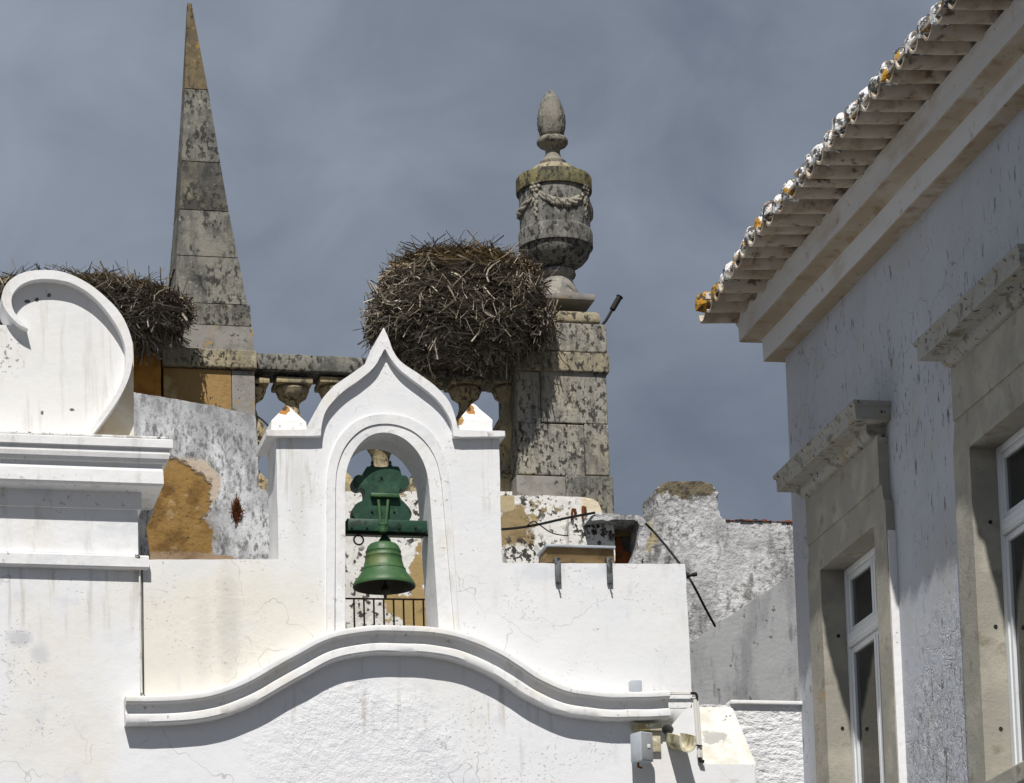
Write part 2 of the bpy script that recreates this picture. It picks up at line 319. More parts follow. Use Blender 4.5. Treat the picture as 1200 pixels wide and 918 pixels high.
M_mortar = mat('white_mortar_lichened', (.80, .80, .80), [
    dict(c=(.50, .26, .03), blob=(tuple(P(832, 350, 23.4)), (.16, .3, .12), .8, 12)),
    dict(c=(.05, .05, .05), s=17, lo=.47, hi=.53, d=7, ro=.68, a=.95), dict(c=(.55, .29, .04), s=8, lo=.58, hi=.62, d=5, off=2),
    dict(c=(.5, .2, .07), s=8, lo=.62, hi=.66, d=5, off=9)], bumps=[dict(s=18, h=.03, d=5), dict(s=60, h=.006)])
M_lime = mat('window_limestone', (.315, .298, .255), [
    dict(c=(.40, .375, .315), s=3, lo=.45, hi=.65), dict(c=(.235, .215, .17), s=7, lo=.55, hi=.72, d=6, off=3),
    dict(c=(.10, .095, .085), s=34, lo=.70, hi=.74, d=4), dict(c=(.44, .28, .1), s=4, lo=.66, hi=.74, off=7, a=.6)],
    bumps=[dict(s=16, h=.004), dict(s=60, h=.0025, d=4)])
M_hood = mat('hood_limestone_dirty', (.35, .343, .318), [
    dict(c=(.33, .285, .205), s=3.4, lo=.52, hi=.68), dict(c=(.16, .14, .10), s=8, lo=.52, hi=.66, d=6, off=3, a=.85),
    dict(c=(.045, .042, .038), s=24, lo=.60, hi=.66, d=5)], bumps=[dict(s=16, h=.008), dict(s=50, h=.004)])
M_frame = mat('white_window_paint', (.72, .74, .76), [dict(c=(.55, .52, .46), s=8, lo=.6, hi=.75, a=.5)], rough=.45, bumps=[dict(s=30, h=.0006)])
M_glass = mat('dark_window_glass', (.02, .023, .022), rough=.0, spec=.7)
M_curtain = mat('grey_curtain', (.34, .34, .31), [dict(c=(.24, .24, .22), s=14, lo=.4, hi=.6, st=(1, 1, .05))], rough=.95)
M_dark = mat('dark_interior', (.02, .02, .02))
# metal and small things
M_green = mat('green_bell_paint', (.036, .10, .034), [
    dict(c=(.07, .15, .05), s=6, lo=.5, hi=.7, d=5, a=.8), dict(c=(.02, .06, .03), s=9, lo=.55, hi=.68, d=6, off=3, a=.8),
    dict(c=(.15, .17, .055), blob=bl(438, 659, 23.2, 11, 8, 1.6, 18), a=.6, w=.5)], rough=.5, spec=.5, bumps=[dict(s=25, h=.003), dict(s=80, h=.001)])
M_green2 = mat('dark_green_yoke_paint', (.010, .05, .028), [
    dict(c=(.03, .09, .045), s=7, lo=.5, hi=.66, d=5), dict(c=(.006, .02, .014), s=11, lo=.58, hi=.64, d=6, off=3)], rough=.5, spec=.4, bumps=[dict(s=25, h=.003)])
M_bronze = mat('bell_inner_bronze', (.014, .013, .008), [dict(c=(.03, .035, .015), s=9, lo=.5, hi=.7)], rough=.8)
M_black = mat('black_iron', (.015, .014, .013), [dict(c=(.06, .035, .02), s=14, lo=.55, hi=.7)], rough=.7)
M_wire = mat('black_cable', (.012, .012, .013), rough=.6)
M_iron = mat('brown_iron', (.085, .065, .05), [dict(c=(.10, .05, .03), s=14, lo=.55, hi=.7)], rough=.8)
M_rust = mat('rusty_metal', (.16, .05, .014), [dict(c=(.09, .03, .012), s=24, lo=.5, hi=.62)], rough=.9, bumps=[dict(s=50, h=.004)])
M_gbox = mat('grey_plastic', (.42, .46, .50), [dict(c=(.33, .35, .37), s=5, lo=.5, hi=.7)], rough=.5, spec=.4)
M_gdark = mat('speaker_grille_grey', (.30, .315, .33), [dict(c=(.22, .23, .24), s=6, lo=.5, hi=.7)], rough=.6, bumps=[dict(s=180, h=.002, d=0)])
M_pipe = mat('painted_conduit', (.66, .65, .62), [dict(c=(.45, .42, .37), s=9, lo=.5, hi=.7)], rough=.6)
M_galv = mat('dull_steel_strap', (.16, .17, .18), [dict(c=(.05, .05, .05), s=20, lo=.5, hi=.6)], rough=.6, metal=.4)
M_tan = mat('tan_metal_sheet', (.27, .185, .09), [dict(c=(.19, .125, .06), s=6, lo=.5, hi=.66), dict(c=(.12, .09, .05), s=24, lo=.66, hi=.7)], rough=.6)
M_logo = mat('white_badge', (.75, .76, .78), rough=.5)
M_spout = mat('stained_spout', (.52, .49, .36), [dict(c=(.30, .24, .12), s=9, lo=.48, hi=.6), dict(c=(.7, .68, .6), s=14, lo=.58, hi=.66, off=3)], rough=.8, bumps=[dict(s=30, h=.004)])
M_twig = mat('nest_twigs', (.2, .17, .13), attr='tone', rough=.95)
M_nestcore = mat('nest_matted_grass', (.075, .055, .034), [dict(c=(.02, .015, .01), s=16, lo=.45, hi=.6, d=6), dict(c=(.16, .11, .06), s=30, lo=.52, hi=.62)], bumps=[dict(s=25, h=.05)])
M_redcap = mat('terracotta_cap', (.20, .07, .04), [dict(c=(.05, .045, .04), s=9, lo=.44, hi=.52)], bumps=[dict(s=30, h=.01)])
M_ground = mat('asphalt', (.11, .105, .10), [dict(c=(.08, .08, .08), s=1.5, lo=.45, hi=.6)], bumps=[dict(s=9, h=.01)])

# ------------------------------------------------------------------ mesh helpers
WL = {}
def thing(name, label, cat, loc, group=None):
    e = bpy.data.objects.new(name, None); COL.objects.link(e); e.location = loc; e.empty_display_size = .1
    e['label'] = label; e['category'] = cat
    if group: e['group'] = group
    WL[e.name] = Vector(loc); return e
def mk(name, bm, m, parent=None, label=None, cat=None, group=None, kind=None, ang=38):
    bmesh.ops.recalc_face_normals(bm, faces=bm.faces[:])
    if parent is not None: loc = WL[parent.name]
    else:
        xs = [v.co for v in bm.verts]
        loc = Vector(((min(c.x for c in xs)+max(c.x for c in xs))/2, (min(c.y for c in xs)+max(c.y for c in xs))/2, min(c.z for c in xs)))
    bmesh.ops.translate(bm, verts=bm.verts[:], vec=-loc)
    me = bpy.data.meshes.new(name); bm.to_mesh(me); bm.free()
    ob = bpy.data.objects.new(name, me); COL.objects.link(ob)
    for q in (m if isinstance(m, (list, tuple)) else [m]): me.materials.append(q)
    me.set_sharp_from_angle(angle=R(ang))
    me.polygons.foreach_set('use_smooth', [len(p.vertices) <= 12 and p.area < .05 for p in me.polygons])
    if parent is not None: ob.parent = parent
    else: ob.location = loc
    WL[ob.name] = Vector(loc)
    if label: ob['label'] = label
    if cat: ob['category'] = cat
    if group: ob['group'] = group
    if kind: ob['kind'] = kind
    return ob
def B(): return bmesh.new()
def spl(pts, n=8, closed=False):
    out = []; k = len(pts)
    g = (lambda i: pts[i % k]) if closed else (lambda i: pts[max(0, min(k-1, i))])
    for i in range(k if closed else k-1):
        a, b, c, d = (Vector(g(i+j)) for j in (-1, 0, 1, 2))
        for q in range(n):
            t = q/n
            out.append(tuple(.5*((2*b)+(c-a)*t+(2*a-5*b+4*c-d)*t*t+(3*b-a-3*c+d)*t**3)))
    if not closed: out.append(tuple(pts[-1]))
    return out
def rough(pts, step=.035, amp=.003, seed=0.0, f=9, op=False):
    out = []; k = len(pts)
    for i in range(k-1 if op else k):
        a, b = Vector(pts[i]), Vector(pts[(i+1) % k]); L = (b-a).length
        n = max(1, min(400, int(L/step))); nv = Vector((-(b-a).y, (b-a).x)).normalized() if L > 1e-6 else Vector((0, 0))
        for q in range(n):
            p = a.lerp(b, q/n)
            d = (noise.noise((p.x*f, p.y*f, seed))+.5*noise.noise((p.x*f*3, p.y*f*3, seed+5)))*amp
            out.append(tuple(p+nv*d))
    if op: out.append(tuple(pts[-1]))
    return out
def prism(bm, pts, Y, dep, bev=.008, axis='Y'):
    """outline in (x,z) on plane y=Y pushed back by dep; axis X: outline in (y,z) on plane x=Y"""
    mkv = (lambda p, d: (p[0], Y+d, p[1])) if axis == 'Y' else (lambda p, d: (Y+d, p[0], p[1]))
    f = [bm.verts.new(mkv(p, 0)) for p in pts]; b = [bm.verts.new(mkv(p, dep)) for p in pts]
    ff = bm.faces.new(f); bm.faces.new(b[::-1]); n = len(pts)
    for i in range(n): bm.faces.new((f[i], b[i], b[(i+1) % n], f[(i+1) % n]))
    if bev:
        bmesh.ops.bevel(bm, geom=list(ff.edges), offset=bev, segments=2, profile=.5, affect='EDGES', clamp_overlap=True)
        k = 1 if axis == 'Y' else 0       # keep the big front face exactly plane
        bm.normal_update()
        ff = max((f for f in bm.faces if abs(f.normal[k]) > .9 and abs(f.calc_center_median()[k]-Y) < .3*abs(dep)), key=lambda f: f.calc_area())
        for f in bm.faces:
            if f is ff or (abs(f.normal[k]) > .95 and f.calc_area() > .003 and abs(f.calc_center_median()[k]-Y) < .3*abs(dep)):
                for v in f.verts: v.co[k] = Y
def box(bm, x0, x1, y0, y1, z0, z1, bev=.004):
    t = B(); bmesh.ops.create_cube(t, size=1)
    for v in t.verts: v.co = Vector(((x0+x1)/2+v.co.x*(x1-x0), (y0+y1)/2+v.co.y*(y1-y0), (z0+z1)/2+v.co.z*(z1-z0)))
    if bev: bmesh.ops.bevel(t, geom=t.edges[:], offset=bev, segments=2, profile=.5, affect='EDGES', clamp_overlap=True)
    join(bm, t)
def join(bm, t, mx=None):
    if mx is not None: bmesh.ops.transform(t, matrix=mx, verts=t.verts[:])
    mp = {v: bm.verts.new(v.co) for v in t.verts}
    for f in t.faces:
        nf = bm.faces.new([mp[v] for v in f.verts]); nf.material_index = f.material_index
    t.free()
def loft(bm, rings, cap=True, closed=True):
    vs = [[bm.verts.new(p) for p in r] for r in rings]
    for a, b in zip(vs, vs[1:]):
        n = len(a)
        for i in range(n if closed else n-1):
            bm.faces.new((a[i], a[(i+1) % n], b[(i+1) % n], b[i]))
    if cap: bm.faces.new(vs[0][::-1]); bm.faces.new(vs[-1])
def lathe(bm, cx, cy, prof, n=48, rz=0, cap=True, lobes=0):
    loft(bm, [[(cx+r*math.cos(2*math.pi*i/n+rz), cy+r*math.sin(2*math.pi*i/n+rz), z) for i in range(n)] for r, z in prof], cap)
def tube(bm, pts, r, n=8, cap=True):
    pts = [Vector(p) for p in pts]; rings = []; nrm = None
    for i, p in enumerate(pts):
        t = (pts[min(i+1, len(pts)-1)]-pts[max(i-1, 0)]).normalized()
        if nrm is None: nrm = t.orthogonal().normalized()
        nrm = (nrm-t*nrm.dot(t)).normalized(); bn = t.cross(nrm)
        rr = r(i/(len(pts)-1)) if callable(r) else r
        rings.append([p+nrm*rr*math.cos(2*math.pi*k/n)+bn*rr*math.sin(2*math.pi*k/n) for k in range(n)])
    loft(bm, rings, cap)
def jig(bm, amp, f=6, seed=0):
    for v in bm.verts:
        v.co += noise.noise_vector(v.co*f+Vector((seed, seed, seed)))*amp
def base_of(u, v, Y, z=0): p = P(u, v, Y); return (p.x, Y, z)

# ------------------------------------------------------------------ ground
bm = B(); g = 400
for a in ((-g, -g), (g, -g), (g, g), (-g, g)): bm.verts.new((a[0], a[1], 0))
bm.faces.new(bm.verts[:]); mk('ground', bm, M_ground, kind='structure')

# ------------------------------------------------------------------ curved cornice path (photo pixels, top edge)
CT = [(144.6, 821), (175, 821), (203, 820), (241, 815), (276, 803), (311, 784), (340, 768), (372, 751), (407, 742), (439, 738.5), (480, 739.5), (510, 742), (545, 750),
      (580, 765), (605, 780), (629.4, 796), (662, 810), (703.6, 816), (740, 816), (778, 815)]
CTs = spl(CT, 6)
# ------------------------------------------------------------------ lower white wall
fa = thing('chapel_front_wall', 'broad whitewashed front wall crossed by the wavy moulded cornice below the bell arch', 'wall', base_of(480, 900, YG))
bm = B()
top = [(u, v+15) for u, v in CTs]
poly = xz([(-420, 661), (163.5, 661), (164.5, 836)] + [p for p in top if p[0] > 166] + [(811, 831), (811, 817), (815.5, 817), (823, 896), (886, 896)], YG)
zb = poly[-1]
poly = rough(poly, .05, .004, 1.0, op=True)+[(zb[0], 0), (poly[0][0], 0)]
prism(bm, poly, YG, .42, .012)
fwall = mk('wall', bm, M_wall, fa)
# drain hole cut in the wall beside the cornice end
hc = P(782.5, 855, YG); cb = B(); tube(cb, [hc+Vector((0, -.1, 0)), hc+Vector((0, .3, 0))], .043, 14); jig(cb, .006, 30)
me = bpy.data.meshes.new('cut'); cb.to_mesh(me); cb.free(); co = bpy.data.objects.new('cut', me); COL.objects.link(co); co.location = (0, 0, 0)
md = fwall.modifiers.new('b', 'BOOLEAN'); md.operation = 'DIFFERENCE'; md.object = co; md.solver = 'EXACT'
bpy.context.view_layer.update()
nm = bpy.data.meshes.new_from_object(fwall.evaluated_get(bpy.context.evaluated_depsgraph_get()))
fwall.modifiers.clear(); nm.polygons.foreach_set('use_smooth', [p.area < .02 for p in nm.polygons]); fwall.data = nm; bpy.data.objects.remove(co)
# wavy cornice swept along the path
bm = B()
path = [Vector(p) for p in xz(CTs, YG)]
prof = [(-.02, 0), (.145, 0), (.157, .006), (.160, .018), (.158, .040), (.148, .050), (.122, .052), (.110, .058), (.097, .075), (.092, .098), (.095, .112), (.104, .118), (.113, .124), (.116, .140), (.115, .172), (.108, .182), (.090, .186), (-.02, .188)]
rings = []
for i, p in enumerate(path):
    t = (path[min(i+1, len(path)-1)]-path[max(i-1, 0)]).normalized(); nv = Vector((t.y, -t.x))
    j = 1+.03*noise.noise((p.x*3, 0, 4)); dz = .004*noise.noise((p.x*5, 3, 1))
    rings.append([(p.x+nv.x*o, YG-q*j+.003*noise.noise((p.x*7, o*40, 2)), p.y+nv.y*o+dz) for q, o in prof])
loft(bm, rings)
mk('curved_cornice', bm, M_trim, fa, ang=30)

# ------------------------------------------------------------------ bell gable
bg_ = thing('bell_gable', 'white bell arch with ogee top and a pyramid on each shoulder above the wavy cornice', 'bell gable', base_of(455, 740, YG, 5.2))
CO = [(369.4, 503), (369.6, 491), (375, 472), (391, 453), (412, 438), (429, 425), (438, 411), (445, 395), (449.6, 384), (455.5, 397), (460.7, 411), (471, 425), (492, 439), (513, 455), (527, 472), (534, 491), (536.5, 504)]
CI = [(376, 511), (377, 498.5), (382.5, 481), (398, 462), (419, 446.5), (436, 433), (445.5, 419), (451, 408), (457, 419), (468, 432.5), (485, 446.5), (506, 462.5), (520, 478), (529, 495), (531.5, 512)]
def ogee(c, ap):
    return spl(c[:ap+1], 5) + spl(c[ap:], 5)[1:]
co_, ci_ = ogee(CO, 8), ogee(CI, 7)
mid = [(a[0]*.5+b[0]*.5, a[1]*.5+b[1]*.5) for a, b in zip(ogee(CO, 8), spl([c for c in CI], 1) and [ci_[min(len(ci_)-1, int(i*len(ci_)/len(co_)))] for i in range(len(co_))])]
arch_in = [(405, 760), (404.6, 640), (404.3, 575), (405.5, 555), (411, 537), (421, 521), (434, 510.5), (449, 507), (464, 509.5), (478, 517.5), (491, 532), (499.5, 551), (503, 572), (506, 610), (514.5, 738), (515, 760)]
AI = [arch_in[0], arch_in[1]] + spl(arch_in[2:13], 5) + arch_in[13:]
def cornice_v(u):
    for a, b in zip(CTs, CTs[1:]):
        if a[0] <= u <= b[0]: return a[1]+(b[1]-a[1])*(u-a[0])/(b[0]-a[0])
    return 816
low_l = [(u, v+15) for u, v in CTs if 168 < u < 404]
low_r = [(u, v+15) for u, v in CTs if u > 516]
shoulderL = [(326.6, 655.5), (325.4, 600), (323.3, 508)]
out = [(166, 656), *shoulderL, (360, 507)] + [p for p in mid] + [(560, 508), (585, 508), (586.5, 600), (588.5, 660), (700, 660.5), (803, 661), (811, 815), (811, 829.5)]
poly = out + low_r[::-1] + [(515, cornice_v(515)+15)] + AI[::-1][1:-1] + [(405, cornice_v(405)+15)] + low_l[::-1] + [(166, 836)]
bm = B(); prism(bm, rough(xz(poly, YG), .06, .004, 3.0), YG, .40, .010); mk('gable_wall', bm, M_wall2, bg_)
# coping
bm = B(); poly = [(312, 504)] + co_ + [(592, 505), (592.5, 511.5)] + ci_[::-1] + [(312.5, 511)]
prism(bm, rough(xz(poly, YG-.055), .05, .0025, 4.0), YG-.055, .51, .008); mk('coping', bm, M_trim, bg_)
# arch moulding: raised outer band and a lower inner band, both around the opening
ao = [(382.8, 756), (383, 640), (383.3, 572), (385.5, 545), (394, 519), (409, 500), (428, 489), (450, 485.5), (472, 488), (493, 497), (510, 512.5), (521, 534), (526.5, 562), (530, 610), (538.5, 750), (538.8, 760)]
am = [(392.5, 756), (392.7, 640), (393, 573), (395, 549), (402.5, 527), (415, 510.5), (431, 500), (450, 496.5), (469, 499), (486.5, 507), (501.5, 521.5), (512, 541), (517.5, 565), (521.5, 610), (533.5, 748), (534, 760)]
sm = lambda a: [a[0], a[1]] + spl(a[2:13], 5) + a[13:]
def band(name, a, b, y, bev):
    bm = B(); q = [(u, min(v, cornice_v(u)+4)) for u, v in a+b[::-1]]
    prism(bm, xz(q, y), y, YG-y+.01, bev); return mk(name, bm, M_trim, bg_)
band('arch_moulding', sm(ao), sm(am), YG-.022, .016)
band('arch_border', [(u+.6, v) for u, v in sm(am)][:6]+[(u+(.6 if u < 450 else -.6), v+.6) for u, v in sm(am)][6:], AI, YG-.012, .007)
# pinnacles
for (u0, u1, vb, vs, ua, va) in ((318.5, 360, 504, 492, 335, 468), (539.5, 578.5, 505, 490, 554.5, 466.5)):
    bm = B(); a, b = P(u0, vb, YG), P(u1, vb, YG); w = b.x-a.x; s_ = P(u0, vs, YG).z; ap = P(ua, va, YG)
    y0 = YG+.03; cx = (a.x+b.x)/2; ap.x = cx+(ap.x-cx)*.6+.02
    r = lambda k, z, sx=0: [(cx-w/2*k+sx, y0+w*.5*(1-k), z), (cx+w/2*k+sx, y0+w*.5*(1-k), z), (cx+w/2*k+sx, y0+w*.5*(1+k), z), (cx-w/2*k+sx, y0+w*.5*(1+k), z)]
    rs = [r(1, a.z-.02)]; 
    for i in range(4): rs.append(r(1, a.z+(s_-a.z)*(i+1)/4))
    for i in range(6):
        k = (i+1)/7; rs.append(r(1-k*.93, s_+(ap.z-s_)*k, (ap.x-cx)*k))
    rs.append(r(.05, ap.z, ap.x-cx))
    loft(bm, rs); bmesh.ops.subdivide_edges(bm, edges=bm.edges[:], cuts=2, use_grid_fill=True); jig(bm, .008, 9, u0)
    mk('pinnacle', bm, M_pinn, bg_, ang=30)

# ------------------------------------------------------------------ left parapet with cornice and scroll
sp = thing('scroll_parapet', 'white parapet with a big spiral scroll on a moulded cornice at the left edge', 'parapet', base_of(80, 665, YG, 5.5))
xl = P(-420, 600, YG).x; xr = P(162, 620, YG).x
def zz(v): return P(120, v, YG).z
def ring_block(prof, x0, x1, y0, y1):       # moulding mitred round front and right end
    return [[(x0, y0-p, z), (x1+p, y0-p, z), (x1+p, y1, z), (x0, y1, z)] for p, z in prof]
def densify(rings, n=40):
    return rings
bm = B()
pr = [(.0, zz(597)), (.022, zz(597)), (.024, zz(577)), (.05, zz(576)), (.145, zz(575)), (.163, zz(572.5)), (.160, zz(558)), (.150, zz(553)), (.158, zz(550)), (.178, zz(549)),
      (.196, zz(545)), (.203, zz(540)), (.200, zz(535.5)), (.205, zz(534)), (.222, zz(533)), (.222, zz(524)), (.214, zz(523)), (0, zz(521))]
loft(bm, ring_block(pr, xl, xr, YG, YG+.5)); mk('cornice', bm, M_trim, sp, ang=28)
bm = B(); xa = P(202, 525, YG).x
box(bm, xl, xr+.19, YG-.20, YG+.48, zz(521.6), zz(519.2), .003)
mk('cornice_cap', bm, M_trimdirty, sp)
bm = B(); box(bm, xl, xr, YG, YG+.45, zz(650), zz(596), .006); mk('frieze', bm, M_trim, sp)
bm = B(); loft(bm, ring_block([(0, zz(668)), (.058, zz(667.5)), (.064, zz(666)), (.064, zz(654)), (.058, zz(652.5)), (0, zz(650.5))], xl, xr+.0, YG, YG+.42)); mk('string_course', bm, M_trim, sp)
bm = B(); prism(bm, rough(xz([(165, 581), (181, 581), (180, 600), (171, 612), (177, 662), (165, 662)], YG+.46), .04, .004), YG+.46, .3, .01); mk('return_wall', bm, M_lwall, sp)
# scroll
ro = [(33, 386), (20.6, 379), (8.5, 366), (2.5, 353), (4, 339), (14, 326.5), (31, 318.5), (55, 316.5), (80, 320.7), (104.5, 333), (124, 348.5), (140, 366), (150, 384), (155, 404), (155, 426), (149.5, 447), (137.5, 470), (122, 492), (101, 519.5)]
ri = [(31, 383.5), (21.5, 373), (14.5, 360), (14.3, 346.5), (24, 334.5), (40, 328), (60.5, 327), (82.5, 331.5), (104.5, 343.5), (123, 362), (137, 382), (145, 400), (147.5, 416), (146, 436), (137.5, 458), (124, 479), (94, 519.8)]
rO, rI = spl(ro, 5), spl(ri, 5)
bm = B(); prism(bm, rough(xz(rO+rI[::-1], YG-.04), .04, .0015, 8), YG-.04, .30, .008); mk('scroll_rim', bm, M_trim, sp)
bm = B(); face = [(-420, 519.8), (-420, 370), (-60, 376), (2, 381), (17, 382)] + [((a[0]*.5+b[0]*.5), (a[1]+b[1])*.5) for a, b in zip([rO[int(i*(len(rO)-1)/40)] for i in range(5, 40)], [rI[int(i*(len(rI)-1)/40)] for i in range(5, 40)])] + [(98, 519.8)]
prism(bm, xz(face, YG+.045), YG+.045, .22, .004); mk('scroll_face', bm, M_scroll, sp)
bm = B(); prism(bm, rough(xz([(60, 519.8), (60, 440), (120, 385), (150, 385), (156.5, 403), (157, 519.8)], YG+.14), .05, .003), YG+.14, .2, .008); mk('scroll_backing', bm, M_scrollside, sp)

# ------------------------------------------------------------------ low walls at the right foot of the gable
low = thing('low_side_wall', 'low coarse white wall with a sloping ledge between gable and right house', 'wall', base_of(880, 880, YG))
bm = B(); Yw = YG+.36
a = P(800, 826, Yw); b = P(952, 825, Yw)
prism(bm, rough([(a.x, a.z), (b.x, b.z)], .05, .004, op=True)+[(b.x, 0), (a.x, 0)], Yw, .35, .01); mk('wall', bm, M_coarse, low)
bm = B(); a2 = P(855, 823.5, Yw); b2 = P(952, 822.5, Yw)
box(bm, a2.x, b2.x, Yw-.035, Yw+.36, a2.z-.012, a2.z+.014, .004); mk('coping', bm, M_trim, low)
bm = B()
q = [P(820, 896, YG+.002), P(886, 896, YG+.002), P(858, 829, Yw-.004), P(816, 829, Yw-.004)]
vs = [bm.verts.new(c) for c in q]; vb = [bm.verts.new((c.x, YG+.40, q[0].z-.02)) for c in (q[0], q[1])]
vf = [bm.verts.new((c.x, c.y, q[0].z-.03)) for c in (q[0], q[1])]
bm.faces.new(vs); bm.faces.new((vs[1], vb[1], vs[2])); bm.faces.new((vs[0], vs[3], vb[0])); bm.faces.new((vs[2], vb[1], vb[0], vs[3]))
bm.faces.new((vf[0], vf[1], vs[1], vs[0])); bm.faces.new((vf[1], vb[1], vs[1])); bm.faces.new((vf[0], vs[0], vb[0])); bm.faces.new((vf[0], vb[0], vb[1], vf[1]))
mk('sloping_ledge', bm, M_ledge, low)

# ------------------------------------------------------------------ grey wall running back along the side
bm = B(); YS = 26.1
pp = rough(xz([(800, 759), (850, 725.5), (900, 692), (935, 668.5), (975, 642)], YS), .05, .005, 8, op=True)
prism(bm, pp+[(pp[-1][0], 0), (pp[0][0], 0)], YS, .2, .012)
mk('side_wall', bm, M_grey, label='grey streaked cement wall with a sloping top in front of the mottled rough wall', cat='wall')

# ------------------------------------------------------------------ rough wall with stub behind
bm = B(); YR = 26.4
poly = [(700, 613), (752, 613), (768, 609), (770, 600), (768.5, 590), (772, 586), (771, 572), (778, 565), (800, 564), (829, 564), (839, 572), (839, 578), (842, 583), (841, 607), (860, 610), (900, 612), (990, 613)]
rwall = thing('rough_wall', 'rough mottled grey white wall with a lichened chimney stub at its left end', 'wall', base_of(850, 700, YR))
pp = rough(xz(poly, YR), .04, .012, 5, 7, op=True)
pp = pp+[(pp[-1][0], 0), (pp[0][0], 0)]
prism(bm, pp, YR, .5, .025); mk('wall', bm, M_rough, rwall)
bm = B(); a, b = P(850, 610, YR), P(990, 613, YR)
for i in range(26):
    x = a.x+(b.x-a.x)*i/26; box(bm, x+.001, x+(b.x-a.x)/26-.001, YR-.012+random.uniform(-.008, .008), YR+.5, a.z-.004, a.z+.012+random.uniform(-.008, .008), .003)
mk('tile_capping', bm, M_redcap, rwall)

# ------------------------------------------------------------------ stained wall left of the gable
bm = B()
poly = xz([(140, 455), (160, 460.5), (200, 467), (250, 476), (300, 487.5), (302, 530), (303.5, 575), (322, 576), (345, 577)], YL)
pp = rough(poly, .04, .006, 6, op=True)+[(poly[-1][0], 0), (poly[0][0], 0)]
prism(bm, pp, YL, .35, .012)
mk('stained_wall', bm, M_lwall, label='black mottled white wall with an exposed ochre patch left of the bell arch', cat='wall')

rnd = random.Random(11); bm = B(); c = P(277, 606, YL)
for i in range(150):
    t0 = c+Vector((rnd.gauss(0, .013), -.004, rnd.gauss(.03, .045))); d = Vector((rnd.gauss(0, .35), -rnd.uniform(.1, .6), rnd.uniform(.3, 1.2))).normalized(); L_ = rnd.uniform(.02, .075)
    tube(bm, [t0, t0+d*L_*.5+Vector((0, 0, .004)), t0+d*L_], lambda t: .0045*(1-.8*t), 4)
mk('dry_plant', bm, mat('dry_red_stems', (.17, .05, .014), [dict(c=(.08, .03, .012), s=30, lo=.45, hi=.6)]), label='tuft of dry reddish weed growing from a crack in the mottled wall', cat='plant')

# ------------------------------------------------------------------ church roofline: base wall, obelisk, balustrade, pier, urn
bm = B(); a, b = P(-300, 578, YB), P(612, 578, YB)
prism(bm, rough([(a.x, a.z), (b.x, b.z)], .06, .006, 9, op=True)+[(b.x, 0), (a.x, 0)], YB-.05, 2.0, .012)
mk('church_wall', bm, M_peel, label='peeling white and ochre church wall under the stone balustrade', cat='wall')

def frustum_levels(bm, rows, Yf, dep=None, k=1):
    """rows: (v, uL, uR) silhouette in the photo; square plan, front face at Yf"""
    rs = []
    for v, uL, uR in rows:
        cy = Yf+.35; h = .1
        for _ in range(3):
            a, b = P(uL, v, cy-h), P(uR, v, cy-h); w2 = (b.x-a.x)/(1+.13*((uL+320)/520)); h = w2/2
        x1 = b.x; x0 = b.x-w2; z = P((uL+uR)/2, v, cy-h).z
        rs.append([(x0, cy-h, z), (x1, cy-h, z), (x1, cy+h, z), (x0, cy+h, z)])
    loft(bm, rs)
ob = thing('obelisk', 'tall tapering weathered stone obelisk beside the left stork nest', 'obelisk', base_of(240, 480, YB+.4, 8.9))
segs = [((4, 219, 224.5), (104, 213, 243.5), M_obtip), ((105, 213, 244), (189, 207, 258), M_obel), ((190, 207, 258), (246, 203, 268), M_obdark),
        ((247, 203, 268), (300, 198, 279), M_obel), ((301, 198, 279), (355, 194, 290), M_obel)]
for (r0, r1, m) in segs:
    bm = B(); k = 5
    rows = [tuple(r1[i]+(r0[i]-r1[i])*j/k for i in range(3)) for j in range(k+1)]
    frustum_levels(bm, rows, YB); bmesh.ops.bevel(bm, geom=[e for e in bm.edges if e.calc_face_angle(0) > .6], offset=.008, segments=1, affect='EDGES', clamp_overlap=True); mk('stone_course', bm, m, ob)
bm = B(); frustum_levels(bm, [(380, 193, 294.5), (356, 192, 293)], YB); mk('stone_course', bm, M_stone, ob)
bm = B(); frustum_levels(bm, [(413.5, 191, 297), (381, 191, 296.5)], YB); mk('stone_course', bm, M_greyblock, ob)
pedx0, pedx1 = P(190, 430, YB).x, P(298.5, 430, YB).x
bm = B(); box(bm, pedx0-.01, pedx1+.005, YB-.1, YB+.8, P(245, 434.5, YB).z, P(245, 413, YB).z, .012); mk('pedestal_moulding', bm, M_pale, ob)
bm = B(); box(bm, pedx0, P(270, 450, YB).x, YB-.06, YB+.76, P(245, 520, YB).z, P(245, 435.5, YB).z, .008); mk('pedestal_block', bm, M_ochstone, ob)
bm = B(); box(bm, P(270.6, 450, YB).x, pedx1-.01, YB-.06, YB+.76, P(245, 580, YB).z, P(245, 435.5, YB).z, .008); mk('pedestal_block', bm, M_greyblock, ob)
bm = B(); a, b = P(140, 405, YB), P(189, 405, YB)
prism(bm, rough(xz([(140, 520), (140, 408), (182, 407), (188.5, 416), (189, 520)], YB-.12), .05, .006), YB-.12, .7, .02)
mk('ochre_pier', bm, M_rustochre, label='orange ochre rendered pier stub under the left stork nest', cat='pier')

